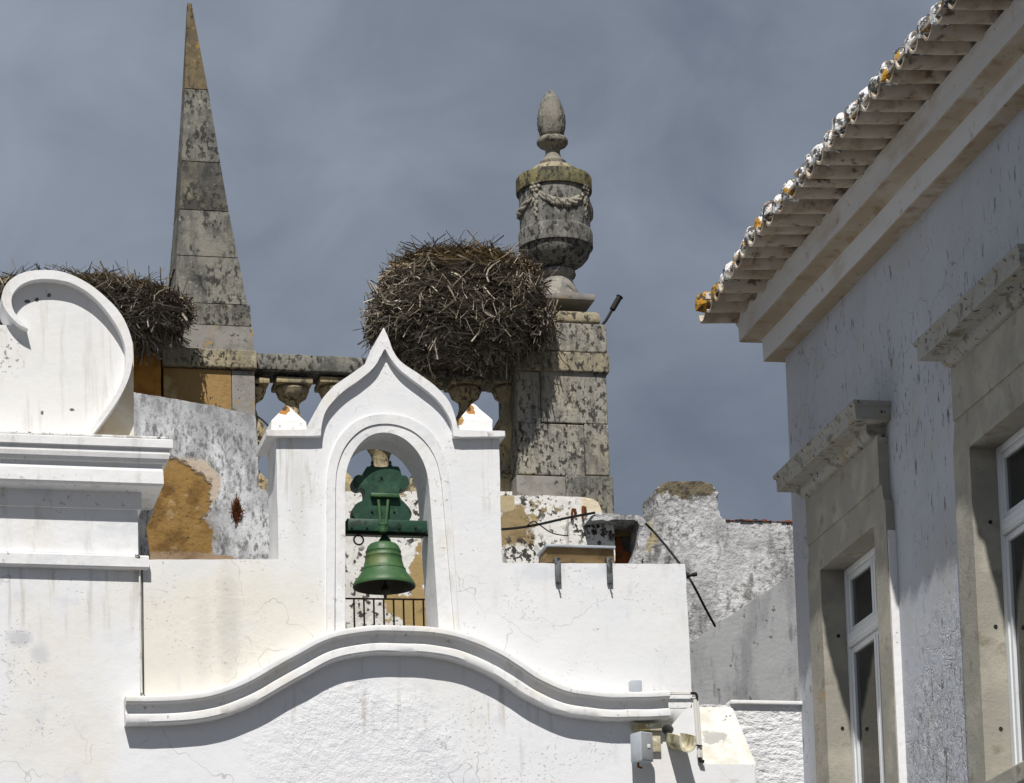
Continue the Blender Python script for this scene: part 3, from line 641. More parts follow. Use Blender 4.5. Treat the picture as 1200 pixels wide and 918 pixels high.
ba = thing('balustrade', 'stone balustrade with fat vase balusters between the obelisk and the urn pier', 'balustrade', base_of(450, 575, YB, 8.3))
bm = B(); a, b = P(299, 430, YB), P(607, 430, YB); zr0, zr1 = P(450, 440, YB).z, P(450, 421, YB).z
box(bm, a.x, b.x, YB-.03, YB+.33, zr0, zr1, .012); bmesh.ops.subdivide_edges(bm, edges=[e for e in bm.edges if e.calc_length() > .5], cuts=40); jig(bm, .006, 6)
mk('rail', bm, M_stone, ba)
s = px(YB)
for i, u in enumerate((296, 347, 398, 449.5, 500.5, 551, 602)):
    bm = B(); c = P(u, 500, YB); cy = YB+.16; zf = lambda v: P(u, v, YB).z
    zt = zf(441)
    box(bm, c.x-22*s, c.x+22*s, cy-22*s, cy+22*s, zf(448), zt-.002, .008)
    lathe(bm, c.x, cy, [(r*s, zf(v)) for v, r in ((449, 19), (452, 20.5), (455, 19), (460, 17), (463, 12.5), (466, 8.5), (472, 7.8), (480, 10), (488, 15), (496, 20), (503, 22.5), (510, 22.5), (513, 20), (516, 20), (520, 16.5), (527, 12), (535, 10), (543, 9.5), (548, 12), (553, 17), (557, 19.5), (560, 20))], 32)
    box(bm, c.x-22*s, c.x+22*s, cy-22*s, cy+22*s, zf(577), zf(560.5), .008)
    mk('baluster', bm, M_balus, ba)

YP = 25.8
pi = thing('urn_pier', 'square weathered stone pier carrying the carved urn, right of the balustrade', 'pier', base_of(660, 650, YP, 7.5))
def pbox(name, u0, u1, v0, v1, m, y=YP, d=.72, bev=.01, amp=.004):
    bm = B(); vm_ = (v0+v1)/2; x0, x1 = P(u0, vm_, y).x, P(u1, vm_, y).x
    box(bm, x0, x1, y, y+d, P((u0+u1)/2, v1, y).z, P((u0+u1)/2, v0, y).z, bev)
    return mk(name, bm, m, pi)
pbox('stone_course', 605, 711, 378, 411.5, M_stone2, YP+.02)
pbox('stone_band', 603.5, 714, 412, 434.5, M_pale, YP-.01, .76)
pbox('stone_course', 606, 633.5, 435, 496, M_stone2, YP+.025, .68); pbox('stone_course', 634, 711.5, 435, 496, M_stone2, YP+.02, .68)
pbox('stone_course', 606.5, 685, 496.6, 557, M_stone2, YP+.02, .68); pbox('stone_course', 685.5, 714, 496.6, 557, M_stone2, YP+.024, .68)
pbox('plinth_course', 606, 663.5, 557.6, 600, M_greyblock, YP-.02, .8); pbox('plinth_course', 664, 719.5, 557.6, 612, M_stone, YP-.02, .8)
ax = P(654, 370, YP).x; acy = YP+.37
bm = B(); rr = [(r*px(YP), P(654, v, YP).z) for v, r in ((378, 50), (377, 52.5), (372, 54), (366, 53), (362.5, 50), (362, 46))]
for i in range(0): pass
n = 4; rs = []
for r, z in rr: rs.append([(ax-r, acy-r, z), (ax+r, acy-r, z), (ax+r, acy+r, z), (ax-r, acy+r, z)])
loft(bm, rs); mk('torus_moulding', bm, M_pale, pi, ang=60)
# urn
un = thing('stone_urn', 'carved stone urn with garlands and a pine cone finial on the square pier', 'urn', (ax, acy, P(654, 362, YP).z))
YU = acy; su = px(YU)
zu = lambda v: P(650, v, YU).z
ux = P(650, 250, YU).x
def lu(name, rows, m, n=56):
    bm = B(); lathe(bm, ux, YU, [(r*su, zu(v)) for v, r in rows], n); return mk(name, bm, m, un, ang=48)
bm = B(); h = 37.5*su; box(bm, ux-h, ux+h, YU-h, YU+h, zu(362), zu(355), .006); mk('plinth', bm, M_greyblock, un)
lu('foot', ((354.5, 36), (352, 33), (346, 27), (338, 22.5), (331, 19.5), (328, 19), (326, 22), (323, 23.5), (319.5, 22.5), (318, 20)), M_stone2)
body = lu('bowl', ((318, 18), (314, 26), (309, 34), (303, 39.5), (297, 42), (293, 42.5), (292.6, 45.5), (276, 45.5), (273, 44.6), (272, 43), (250, 43.3), (230, 43.3), (228, 43)), M_stone)
lu('lid_rim', ((228, 43), (227.5, 46.3), (226, 46.5), (212, 46.5), (210.5, 45.5), (209, 40)), M_rim)
lu('lid', ((210, 40), (208, 34), (204, 31.5), (200, 27.5), (197, 22), (195, 16), (194, 10)), M_pale)
lu('finial_stem', ((195.5, 15.5), (191, 16), (189, 14), (186, 10.5), (180, 8.7), (176, 9.5), (173, 12), (171.5, 17), (169, 19.2), (165.5, 19.2), (163, 17), (162, 12)), M_stone)
bm = B(); lathe(bm, ux-.003, YU, [(r*su, zu(v)) for v, r in ((163, 12), (160, 14.2), (155, 16), (148, 17.2), (141, 17.4), (134, 16.3), (126, 14), (118, 10.8), (112, 7.4), (108, 4), (106.2, 1.2))], 40)
bmesh.ops.subdivide_edges(bm, edges=bm.edges[:], cuts=1, use_grid_fill=True)
for v in bm.verts:
    a = math.atan2(v.co.y-YU, v.co.x-ux); k = 1+.035*math.sin(a*9+v.co.z*60)*math.sin(-a*9+v.co.z*60)
    v.co.x = ux+(v.co.x-ux)*k; v.co.y = YU+(v.co.y-YU)*k
mk('pine_cone', bm, M_obel, un, ang=60)
def cyl(a, v, r): return Vector((ux+r*su*math.sin(a), YU-r*su*math.cos(a), zu(v)))
for q in range(4):
    a0 = R(45)+q*R(90)
    bm = B()
    for st in range(3):
        pts = []
        for i in range(41):
            t = i/40; a = a0-R(90)+R(90)*t; th = 2.3+3.4*math.sin(math.pi*t); ph = t*math.pi*4.2+st*2.094
            pts.append(cyl(a+math.cos(ph)*th*.5/43, 236+17*math.sin(math.pi*t)+math.sin(ph)*th*.5, 42.0+th*.28+.22*math.cos(ph)*th*.5))
        tube(bm, pts, lambda t: (1.5+2.1*math.sin(math.pi*t))*su, 7)
    mk('garland', bm, M_stone2, un, ang=60)
    bm = B()
    for i in range(7):
        b = i*math.pi*2/6; r_ = 0 if i == 6 else 4.6
        c = cyl(a0+math.cos(b)*r_/43, 232+math.sin(b)*r_, 44.6); t = B(); bmesh.ops.create_icosphere(t, subdivisions=2, radius=(2.9 if i < 6 else 3.2)*su); join(bm, t, Matrix.Translation(c))
    for i in range(9):
        vv = 241+i*2.9; off = math.sin(i*2.4)*2.6*(1-i/12)
        c = cyl(a0+off/43, vv, 44.3); t = B(); bmesh.ops.create_icosphere(t, subdivisions=2, radius=(3.4-i*.22)*su); join(bm, t, Matrix.Translation(c) @ Matrix.Diagonal((.8, .7, 1.5, 1)))
    mk('rosette', bm, M_stone2, un, ang=60)

# base wall under the pier, broken corbel
YQ = 25.55
bm = B(); poly = xz([(575, 581), (640, 581), (690, 583), (701, 588), (706, 600), (708, 612)], YQ); pp = rough(poly, .04, .007, 12, op=True)+[(poly[-1][0], 0), (poly[0][0], 0)]
prism(bm, pp, YQ, .3, .02); mk('pier_base_wall', bm, M_peel, label='peeling whitewashed wall block below the urn pier, rounded at its top right', cat='wall')
cb = thing('broken_corbel', 'broken stone corbel with dark hollow and rust right of the peeling block', 'corbel', base_of(725, 655, 25.4, 7.0))
bm = B(); pp = rough(xz([(688, 612), (692, 604), (700, 601.5), (725, 602), (752, 603.5), (757, 610), (764, 625), (756, 640), (752, 662), (742, 662), (748, 640), (750, 609.5), (718, 609), (700, 609.5)], 25.3), .04, .01, 14)
prism(bm, pp, 25.3, .5, .02); mk('slab', bm, M_rough, cb)
bm = B(); prism(bm, rough(xz([(712, 606), (754, 606), (754, 629), (712, 629)], 25.62), .05, .008), 25.62, .3, .02); mk('ochre_block', bm, M_ochstone, cb)
bm = B(); prism(bm, rough(xz([(712, 630), (754, 630), (754, 700), (712, 700)], 25.66), .05, .008), 25.66, .3, .02); mk('grey_block', bm, M_greyblock, cb)
bm = B(); prism(bm, rough(xz([(722, 629), (728, 630), (730, 645), (740, 648), (746, 647), (744, 661), (722, 661)], 25.52), .02, .006, 3, 20), 25.52, .12, .008); mk('rusted_bracket', bm, M_rust, cb)
bm = B(); prism(bm, rough(xz([(667, 607), (717, 607), (720, 625), (721, 662), (667, 662)], 25.44), .04, .006), 25.44, .1, .014); mk('peeled_panel', bm, M_peel, cb)
for i, u in enumerate((672, 684.5)):
    bm = B(); c = P(u, 602, 25.42)
    tube(bm, [c+Vector((-.012, 0, -.05)), c+Vector((-.012, 0, .0)), c+Vector((-.004, 0, .035+.02*i)), c+Vector((.010, 0, .03+.02*i)), c+Vector((.018, 0, .005)), c+Vector((.012, 0, -.012))], .011, 7); bmesh.ops.subdivide_edges(bm, edges=bm.edges[:], cuts=1); jig(bm, .009, 45, i*4)
    mk('rusty_lug', bm, M_rust, label=('left' if i == 0 else 'right, taller')+' rusty iron lug on the ledge below the urn pier', cat='iron lug', group='rusty lugs below the pier')

# ------------------------------------------------------------------ stork nests
def nest(name, label, uc, levels, Y, nst, dr=.85, seed=1):
    rnd = random.Random(seed); s = px(Y); cx = P(uc, (levels[0][0]+levels[-1][0])/2, Y).x; root = None
    vb_, vt_ = levels[-1][0], levels[0][0]
    lv = [(P(uc, v, Y-.9*r*s*dr*(vb_-v)/(vb_-vt_)).z, r*s) for v, r in levels][::-1]
    lean = .06 if dr > .7 else 0
    root = thing(name, label, 'nest', (cx, Y, lv[0][0]), 'stork nests on the church roofline')
    def rad(z):
        for (z0, r0), (z1, r1) in zip(lv, lv[1:]):
            if z0 <= z <= z1: return r0+(r1-r0)*(z-z0)/(z1-z0)
        return lv[0][1]*.8 if z < lv[0][0] else lv[-1][1]*.6
    bm = B(); n = 40
    rings = []
    for j in range(15):
        z = lv[0][0]+.03+(lv[-1][0]-lv[0][0]-.05)*j/14
        rings.append([])
        for i in range(n):
            a = 2*math.pi*i/n; k = .91+.12*noise.noise((math.cos(a)*2+seed, math.sin(a)*2, z*3))
            rings[-1].append((cx+lean*(2*(z-lv[0][0])/(lv[-1][0]-lv[0][0])-1)+rad(z)*k*math.cos(a), Y+rad(z)*k*dr*math.sin(a), z))
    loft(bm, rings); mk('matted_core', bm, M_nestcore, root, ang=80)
    bm = B(); cl = bm.loops.layers.float_color.new('tone')
    H = lv[-1][0]-lv[0][0]
    def stick(p, d, L, r, tone, bend):
        k0 = len(bm.faces); m = 4; pts = []
        side = d.cross(Vector((rnd.uniform(-1, 1), rnd.uniform(-1, 1), rnd.uniform(-1, 1)))).normalized()
        ph = rnd.uniform(0, 6)
        for i in range(m+1):
            t = i/m-.5; pts.append(p+d*L*t+side*bend*L*(t*t*1.5)+side*rnd.uniform(-.012, .012)*L*2)
        rings = []
        nn = d.orthogonal().normalized(); bb = d.cross(nn)
        fs = []
        for i, q in enumerate(pts):
            rr = r*(1-.55*i/m)
            rings.append([bm.verts.new(q+nn*rr*math.cos(x)+bb*rr*math.sin(x)) for x in (0, 2.094, 4.189)])
        for a, b in zip(rings, rings[1:]):
            for i in range(3): fs.append(bm.faces.new((a[i], a[(i+1) % 3], b[(i+1) % 3], b[i])))
        fs.append(bm.faces.new(rings[0][::-1])); fs.append(bm.faces.new(rings[-1]))
        for f in fs:
            for l in f.loops: l[cl] = (*tone, 1)
    for k in range(nst):
        z = lv[0][0]+H*rnd.uniform(-.03, 1.0)
        a = rnd.uniform(0, 2*math.pi)
        if rnd.random() < .6: a = rnd.uniform(math.pi*.95, math.pi*2.05)
        q = rnd.uniform(.90, 1.02) if rnd.random() < .9 else rnd.uniform(1.0, 1.07)
        rr = rad(z)*q*(1+.15*noise.noise((math.cos(a)*2+seed, math.sin(a)*2, z*3))+.07*noise.noise((math.cos(a)*5+seed, math.sin(a)*5, z*8)))
        p = Vector((cx+lean*(2*(z-lv[0][0])/H-1)+rr*math.cos(a), Y+rr*dr*math.sin(a), z))
        tang = Vector((-math.sin(a), math.cos(a)*dr, 0)).normalized(); nrm = Vector((math.cos(a), math.sin(a), .2)).normalized()
        hz = (z-lv[0][0])/H
        til = rnd.gauss(0, .28 if hz > .75 else .62)
        if hz < .35 and rnd.random() < .35: til = rnd.gauss(0, 1.1)
        d = (tang*math.cos(til)+Vector((0, 0, 1))*math.sin(til)+nrm*rnd.gauss(0, .16)).normalized()
        L_ = rnd.uniform(.07, .24) if rnd.random() < .86 else rnd.uniform(.22, .5)
        L_ *= min(1, .5+rad(z)/.9)
        w = rnd.random(); b = rnd.uniform(.5, 1.15)
        if w < .12: tone = (.50*b, .44*b, .35*b)
        elif w < .42: tone = (.31*b, .275*b, .225*b)
        elif w < .8: tone = (.17*b, .142*b, .105*b)
        else: tone = (.06*b, .045*b, .03*b)
        if hz > .8: tone = tuple(c*q_ for c, q_ in zip(tone, (1.1, 1.0, .82)))
        stick(p, d, L_, (rnd.uniform(.0025, .006) if rnd.random() < .93 else rnd.uniform(.008, .012)) if w > .12 else rnd.uniform(.0035, .009), tone, rnd.gauss(0, .42))
    for k in range(int(nst*.09)):       # twigs lying on the rim and sticking out
        a = rnd.uniform(0, 2*math.pi); z = lv[-1][0]+rnd.uniform(-.03, .05); rr = lv[-1][1]*rnd.uniform(.2, 1.12)
        p = Vector((cx+rr*math.cos(a), Y+rr*dr*math.sin(a), z if rr < lv[-1][1] else z-.05))
        b = rnd.uniform(.6, 1.2); up_ = rnd.gauss(0, .22) if rnd.random() < .93 else rnd.uniform(.6, 1.3)
        a2 = rnd.uniform(0, 6.28); d = Vector((math.cos(a2), math.sin(a2), up_)).normalized()
        stick(p, d, rnd.uniform(.12, .45), rnd.uniform(.003, .006), (.15*b, .12*b, .085*b), rnd.gauss(0, .4))
    mk('twigs', bm, M_twig, root, ang=80)
nest('stork_nest', 'big round stork nest of twigs on the balustrade against the urn pier', 536, [(293, 66), (296, 78), (305, 86), (320, 94), (342, 102), (362, 108), (383, 107), (400, 96), (413, 80), (424, 64), (430, 52)], 25.75, 8500, .8, 3)
nest('stork_nest', 'wide flat stork nest of twigs behind the white scroll, left of the obelisk', 92, [(324, 106), (329, 118), (340, 127), (353, 130), (367, 126), (381, 114), (393, 98), (403, 84)], 25.7, 6500, .6, 9)

# ------------------------------------------------------------------ bell
YBELL = 23.2
be = thing('church_bell', 'green bell with dark green ornate headstock hanging in the white arch', 'bell', (P(449, 690, YBELL).x, YBELL, P(449, 697, YBELL).z))
sb = px(YBELL); bx = P(449.5, 660, YBELL).x; zb_ = lambda v: P(449.5, v, YBELL).z
bm = B()
rows = [(636.5, 5), (637, 12), (638.5, 16), (641, 18.6), (644, 20), (646, 20.6), (646.6, 21.3), (648, 21.3), (648.8, 20.9), (652, 21.4), (652.5, 22), (653.8, 22.1), (654.4, 21.7), (659, 22.6), (664, 24), (667, 25.3), (667.6, 26.2), (668.8, 26.5), (669.5, 26.2), (673, 28.2), (677, 31), (680.5, 34), (682, 35), (684.5, 36.6), (687, 37.6), (688.5, 37.2), (688.2, 35), (684, 32), (676, 27), (665, 21.5), (650, 18.5), (642, 15), (640.5, 6)]
lathe(bm, bx, YBELL, [(r*sb, zb_(v)) for v, r in rows], 64, cap=True)
for f in bm.faces:
    c = f.calc_center_median()
    if all((v.co-Vector((bx, YBELL, v.co.z))).length < 35.1*sb for v in f.verts) and f.index >= 0:
        pass
bl_ = mk('bell_body', bm, [M_green, M_bronze], be, ang=50)
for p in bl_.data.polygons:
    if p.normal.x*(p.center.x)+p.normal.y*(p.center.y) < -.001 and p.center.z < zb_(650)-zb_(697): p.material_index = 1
bm = B(); tube(bm, [(bx+.008, YBELL, zb_(642)), (bx+.008, YBELL, zb_(690))], .009, 8)
lathe(bm, bx+.006, YBELL, [(r*sb, zb_(v)) for v, r in ((686, 3), (690, 5), (693, 5.4), (695, 4.6), (697, 2.4), (702, 1.3), (703, .4))], 16); mk('clapper', bm, M_black, be)
bm = B(); lathe(bm, bx+.012, YBELL, [(r*sb, zb_(v)) for v, r in ((637.5, 8), (634, 7.4), (631, 5.2), (628.5, 3.6), (626, 3.2), (622, 3.2))], 20); mk('crown_stem', bm, M_green2, be)
bm = B()
L_ = [(407, 612), (415, 611), (419, 610), (414.5, 605), (413.5, 598), (416, 592), (421, 588.5), (426, 586), (428, 580), (427, 574), (425, 572), (420, 573), (415, 570), (413.5, 564), (416, 558.5), (421, 556.5), (425, 557.5), (427, 552), (430, 547)]
Rr = [(467, 547), (469.5, 552), (471, 557), (475, 557.5), (478.5, 561), (479, 567), (476, 572), (471, 573.5), (468.5, 573), (468, 579), (470, 585), (475, 590), (480, 596), (482.5, 602), (481, 608), (477, 611.5), (488, 612.5)]
poly = spl(L_, 4)+[(435, 546.5), (448, 547.5), (461, 546.5)]+spl(Rr, 4)
dp = .12; prism(bm, xz(poly, YBELL-.06), YBELL-.06, dp, .008)
for u in (436.3, 457.3):
    c = P(u, 544, YBELL); lathe(bm, c.x, YBELL, [(r*sb, P(u, v, YBELL).z) for v, r in ((548, 2.6), (546, 2.8), (545, 1.4), (543, 1.8), (541.5, 1.6), (540, .5))], 12)
mk('headstock', bm, M_green2, be)
bm = B(); a, b = P(404.5, 620, YBELL), P(498, 620, YBELL); box(bm, a.x, b.x, YBELL-.085, YBELL+.085, P(450, 626.5, YBELL).z, P(450, 612.5, YBELL).z, .007); mk('yoke_beam', bm, M_green2, be)
bm = B(); a, b = P(402, 628, YBELL-.05), P(506.5, 628, YBELL-.05); tube(bm, [(a.x, YBELL-.05, P(450, 628, YBELL).z), (b.x, YBELL-.05, P(450, 628, YBELL).z)], .010, 8); mk('axle_rod', bm, M_black, be)
bm = B(); a, b = P(432, 586, YBELL), P(465.5, 586, YBELL); box(bm, a.x, b.x, YBELL-.10, YBELL-.06, P(450, 587, YBELL).z, P(450, 582.5, YBELL).z, .005); mk('clamp_plate', bm, M_green, be)
for u0, u1 in ((443.5, 446), (454.8, 452.6)):
    bm = B(); tube(bm, [P(u0, 586, YBELL-.09), P(u1, 612, YBELL-.09), P(u1, 623, YBELL-.09)], .011, 8); mk('strap', bm, M_green, be)
bm = B(); c = P(449, 618, YBELL-.095); lathe(bm, c.x, YBELL-.09, [(.024, c.z-.035), (.028, c.z-.02), (.022, c.z), (.03, c.z+.02), (.02, c.z+.03)], 12); mk('hanger_knuckle', bm, M_green, be)
bm = B(); c = P(420.3, 633, YBELL-.05); pts = [c+Vector((.034*math.cos(t*2*math.pi/20), 0, .034*math.sin(t*2*math.pi/20))) for t in range(21)]; tube(bm, pts, .0065, 8); tube(bm, [c+Vector((0, 0, .034)), c+Vector((0, 0, .05))], .009, 8); mk('ring', bm, M_black, be)

for u, v in ((412, 619), (430, 619), (468, 619), (487, 619), (436, 600), (462, 600), (447, 560)):
    bm = B(); c = P(u, v, YBELL-(.085 if v > 610 else .06)); tube(bm, [c+Vector((0, .01, 0)), c+Vector((0, -.006, 0)), c+Vector((0, -.010, 0))], lambda t: .011*(1-.45*t), 10); mk('bolt', bm, M_black, be)
# railing behind the arch
ra = thing('iron_railing', 'thin brown iron railing seen through the arch below the bell', 'railing', base_of(450, 738, 24.2, 5.6))
bm = B(); tube(bm, [P(395, 701.5, 24.2), P(515, 703, 24.2)], .007, 6); mk('top_rail', bm, M_iron, ra)
for i in range(11):
    u = 391.5+i*11.6; bm = B(); a = P(u, 702.5, 24.2); tube(bm, [a, a+Vector((0, 0, -.75))], .0068, 6); mk('bar', bm, M_iron, ra)

# ------------------------------------------------------------------ small fittings on the white wall
tr = thing('floodlight_tray', 'long tan metal tray with grey rim strapped over the top of the white wall', 'lamp tray', base_of(678, 660, YG, P(678, 660, YG).z))
bm = B(); y = YG+.05; a, b = P(639, 643, y), P(718, 643, y); zt, zb2 = P(678, 643.5, y).z, P(678, 659.5, y).z
r0 = [(a.x-.01, y, zb2), (b.x+.01, y, zb2), (b.x+.01, y+.22, zb2), (a.x-.01, y+.22, zb2)]
r1 = [(a.x+.01, y-.04, zt), (b.x-.004, y-.04, zt), (b.x-.004, y+.22, zt), (a.x+.01, y+.22, zt)]
loft(bm, [r0, r1]); mk('tray', bm, M_tan, tr)
bm = B(); box(bm, a.x-.008, b.x+.008, y-.055, y+.24, zt-.002, zt+.016, .003); mk('rim', bm, M_gbox, tr)
for u in (652.7, 713.2):
    bm = B(); a = P(u, 657, YG); w = 3.4*px(YG); box(bm, a.x-w, a.x+w, YG-.028, YG-.004, P(u, 684.5, YG).z, P(u, 656.5, YG).z, .003); box(bm, a.x-w, a.x+w, YG-.028, YG+.10, P(u, 657.5, YG).z+.006, P(u, 656, YG).z+.008, .002); mk('strap', bm, M_galv, tr)
    bm = B(); tube(bm, [P(u+1, 684, YG-.015), P(u+2, 690, YG-.012), P(u+4, 696, YG-.012)], .0035, 6); tube(bm, [P(u+3.7, 695, YG-.012), P(u+4.2, 697, YG-.012)], .006, 6); mk('wire_end', bm, M_galv, tr)
# junction box and conduit
jb = thing('junction_box', 'small blue grey junction box with two legs on the end of the wavy cornice', 'junction box', base_of(746, 815, YG-.1, P(746, 816, YG).z))
y = YG-.10; a, b = P(739.5, 803, y), P(752.5, 803, y)
bm = B(); box(bm, a.x, b.x, y, y+.07, P(746, 810, y).z, P(746, 797, y).z, .006); mk('box', bm, M_gbox, jb)
for u in (742, 750):
    bm = B(); c = P(u, 812, y); box(bm, c.x-.006, c.x+.006, y+.02, y+.05, P(746, 816, y).z, P(746, 809.5, y).z, .001)
    mk('leg', bm, M_rust, jb)
cn = thing('conduit', 'pale pipe running from the junction box and down the wall corner', 'pipe', base_of(816, 890, YG-.03, P(816, 890, YG).z))
y = YG-.03; bm = B(); tube(bm, [P(752, 813.2, y), P(780, 813.5, y), P(811, 813.3, y)], .0065, 8); tube(bm, [P(754, 811.5, y), P(811, 812, y)], .004, 6); mk('cross_pipe', bm, M_pipe, cn)
bm = B(); tube(bm, spl([P(809, 812.8, y), P(814, 812.5, y), P(816.5, 815, y), P(816.8, 821, y)], 4), .010, 8); mk('elbow', bm, M_black, cn)
bm = B(); tube(bm, [P(814.5, 820, y), P(817.5, 860, y), P(819.5, 888, y)], .014, 10); tube(bm, [P(817.5, 822, y), P(822, 888, y)], .010, 8); mk('down_pipe', bm, M_pipe, cn)
bm = B(); tube(bm, [P(816, 873.5, y-.02), P(823, 874.5, y-.02)], .006, 6); mk('clip', bm, M_black, cn)
bm = B(); tube(bm, [P(819.5, 887, y), P(821, 892, y), P(825, 892.5, y)], .013, 8); mk('pipe_end', bm, M_black, cn)
# loudspeaker
ls = thing('wall_speaker', 'grey box loudspeaker angled on a stained bracket under the cornice end', 'speaker', (P(753, 893, YG-.16).x, YG-.16, P(753, 893, YG-.16).z))
c = P(753.5, 876, YG-.14); zt, zb2 = P(753, 859, YG-.14).z, P(753, 893.5, YG-.14).z
def yawbox(x0, x1, y0, y1, z0, z1, bev, ang, piv):
    bm = B(); box(bm, x0, x1, y0, y1, z0, z1, bev); bmesh.ops.rotate(bm, verts=bm.verts[:], cent=piv, matrix=Matrix.Rotation(ang, 3, 'Z')); return bm
A_ = R(24); hw = .056
mk('cabinet', yawbox(c.x-hw, c.x+hw, c.y-.045, c.y+.075, zb2, zt, .008, A_, c), M_gbox, ls)
mk('grille', yawbox(c.x-hw+.006, c.x+hw-.006, c.y-.051, c.y-.044, zb2+.008, zt-.008, .003, A_, c), M_gdark, ls)
mk('badge', yawbox(c.x-.002, c.x+.024, c.y-.056, c.y-.050, c.z-.014, c.z+.014, .002, A_, c), M_logo, ls)
bm = B(); a, b = P(740, 852, YG), P(773, 852, YG); box(bm, a.x, b.x, YG-.06, YG+.0-.003, P(755, 858, YG).z, P(755, 849, YG).z, .004); box(bm, a.x+.05, b.x-.005, YG-.035, YG-.003, P(755, 882, YG).z, P(755, 858, YG).z-.001, .004); mk('bracket', bm, M_spout, ls)
bm = B(); tube(bm, [P(748, 893, YG-.12), P(748, 899, YG-.12), P(752, 900, YG-.1)], .008, 8); mk('cable_gland', bm, M_rust, ls)
# spout
bm = B(); ya = []
c0 = P(791, 868, YG-.02); dirv = Vector((.02, -.26, -.075))
for k, (rr, sgn) in enumerate(((.062, 1), (.046, 1))): pass
def U(c, r, flip=False):
    pts = [c+Vector((-r, 0, .055))]+[c+Vector((-r*math.cos(t*math.pi/14), 0, -r*math.sin(t*math.pi/14)*1.05)) for t in range(15)]+[c+Vector((r, 0, .055))]
    return pts[::-1] if flip else pts
rings = [U(c0+dirv*t, .062)+U(c0+dirv*t, .047, True) for t in (-.15, .1, .35, .6, .8, 1)]
loft(bm, rings); jig(bm, .004, 25)
mk('drain_spout', bm, M_spout, label='short stained U shaped drain spout below the dark hole beside the speaker', cat='spout')
# cable down the left corner of the gable wall
dc = thing('corner_cable', 'thin pale cable pipe down the joint left of the gable wall', 'cable', base_of(166, 815, YG-.02, P(166, 818, YG).z))
bm = B(); tube(bm, [P(163.6, 664, YG-.02), P(164.6, 740, YG-.02), P(166, 812, YG-.02)], .007, 8); mk('pipe', bm, M_pipe, dc)
bm = B(); tube(bm, [P(166.6, 661, YG-.015), P(167.4, 740, YG-.012), P(168.2, 813, YG-.015), P(171.5, 818.5, YG-.05)], .0035, 6); tube(bm, spl([P(158, 650.5, YG-.07), P(163, 652, YG-.07), P(166, 657, YG-.03), P(166.6, 664, YG-.015)], 4), .004, 6); mk('wire', bm, M_wire, dc)
# loose wires
def wire(name, label, pts, r, cat='cable', n=5, mats=M_wire):
    bm = B(); tube(bm, spl([tuple(p) for p in pts], n), r, 6); return mk(name, bm, mats, label=label, cat=cat)
wire('slack_cable', 'black cable strung across the peeling wall right of the bell arch', [P(580, 621, 25.3), P(605, 619, 25.2), P(630, 615, 25.2), P(665, 607, 25.2), P(697, 601, 25.3)], .010)
wire('slack_cable', 'thin looping wire hanging off the black cable on the peeling wall', [P(618, 616, 25.18), P(625, 611, 25.18), P(632, 615, 25.18), P(645, 624, 25.3), P(656, 627, 25.4), P(666, 628, 25.4)], .005)
wire('slack_cable', 'black diagonal cable descending across the rough mottled wall', [P(757, 614, 25.2), P(772, 630, 25.2), P(796, 660, 24.4), P(812, 685, 24.2), P(826, 712, 24.4), P(838, 734, 24.6)], .0095)
wire('slack_cable', 'short dark wire from the stained wall to the left pinnacle', [P(300, 487, 24.5), P(308, 493, 24.3), P(316, 501, 23.7)], .007)
bm = B(); y = YG+.2; c = P(808, 674, y); tube(bm, [P(803.5, 675, y), P(807, 675, y)], .022, 10); tube(bm, [P(807, 675, y), P(812, 673.5, y)], .012, 8); tube(bm, [P(811.5, 673.7, y), P(816.5, 673, y)], .016, 8)
mk('cable_clamp', bm, M_wire, label='black insulator clamp on the right edge of the white gable wall', cat='clamp')
bm = B(); yr = YP+.2; a, b = P(703, 384, yr), P(717.5, 363, yr); c = P(726, 348.5, yr); tube(bm, [a, P(710, 376, yr), b], .012, 8); tube(bm, [b, c], .024, 10); tube(bm, [c, c+(c-b)*.05], .03, 10)
mk('metal_rod', bm, M_black, label='black rod lamp slanting from the top of the urn pier', cat='rod')

# ------------------------------------------------------------------ house on the right
YC = 23.38
XW = P(928, 600, YC).x
Y0 = 9.0; XB = XW+7
hs = thing('right_house', 'flaking blue white house with moulded eaves and tall stone framed windows on the right', 'house', (XW, YC, 0))
def zc(u, v, off): return P(u, v, YC-off*.0).z
z1 = P(895, 418.5, YC).z; z2 = P(872, 388, YC).z; z3 = P(870, 362, YC).z
def fx(u, v, off): return PX(u, v, XW-off)
# window positions on the facade
sur = .06
W1 = dict(fo=fx(947.5, 700, sur).y, fi=fx(961, 668, sur).y, ni=fx(1025, 640, sur).y, no=fx(1040.5, 660, sur).y)
zl = fx(961, 668, sur).z
W2f = fx(1117.5, 545, sur).y; d = W2f-W1['fo']
W2 = {k: v+d for k, v in W1.items()}
zsill = zl-2.15
ys = [Y0, W2['ni']-.03, W2['fi']+.03, W1['ni']-.03, W1['fi']+.03, YC]; zs = [0, zsill-.03, zl+.03, z3+.05]
bm = B(); vv = {}
def gv(y, z):
    k = (round(y, 4), round(z, 4))
    if k not in vv: vv[k] = bm.verts.new((XW, y, z))
    return vv[k]
for i in range(5):
    for j in range(3):
        if j == 1 and i in (1, 3): continue
        bm.faces.new((gv(ys[i], zs[j]), gv(ys[i], zs[j+1]), gv(ys[i+1], zs[j+1]), gv(ys[i+1], zs[j])))
q = [bm.verts.new(c) for c in ((XW, YC, 0), (XB, YC, 0), (XB, YC, zs[-1]), (XW, YC, zs[-1]))]; bm.faces.new(q)
q = [bm.verts.new(c) for c in ((XW, Y0, 0), (XB, Y0, 0), (XB, Y0, zs[-1]), (XW, Y0, zs[-1]))]; bm.faces.new(q)
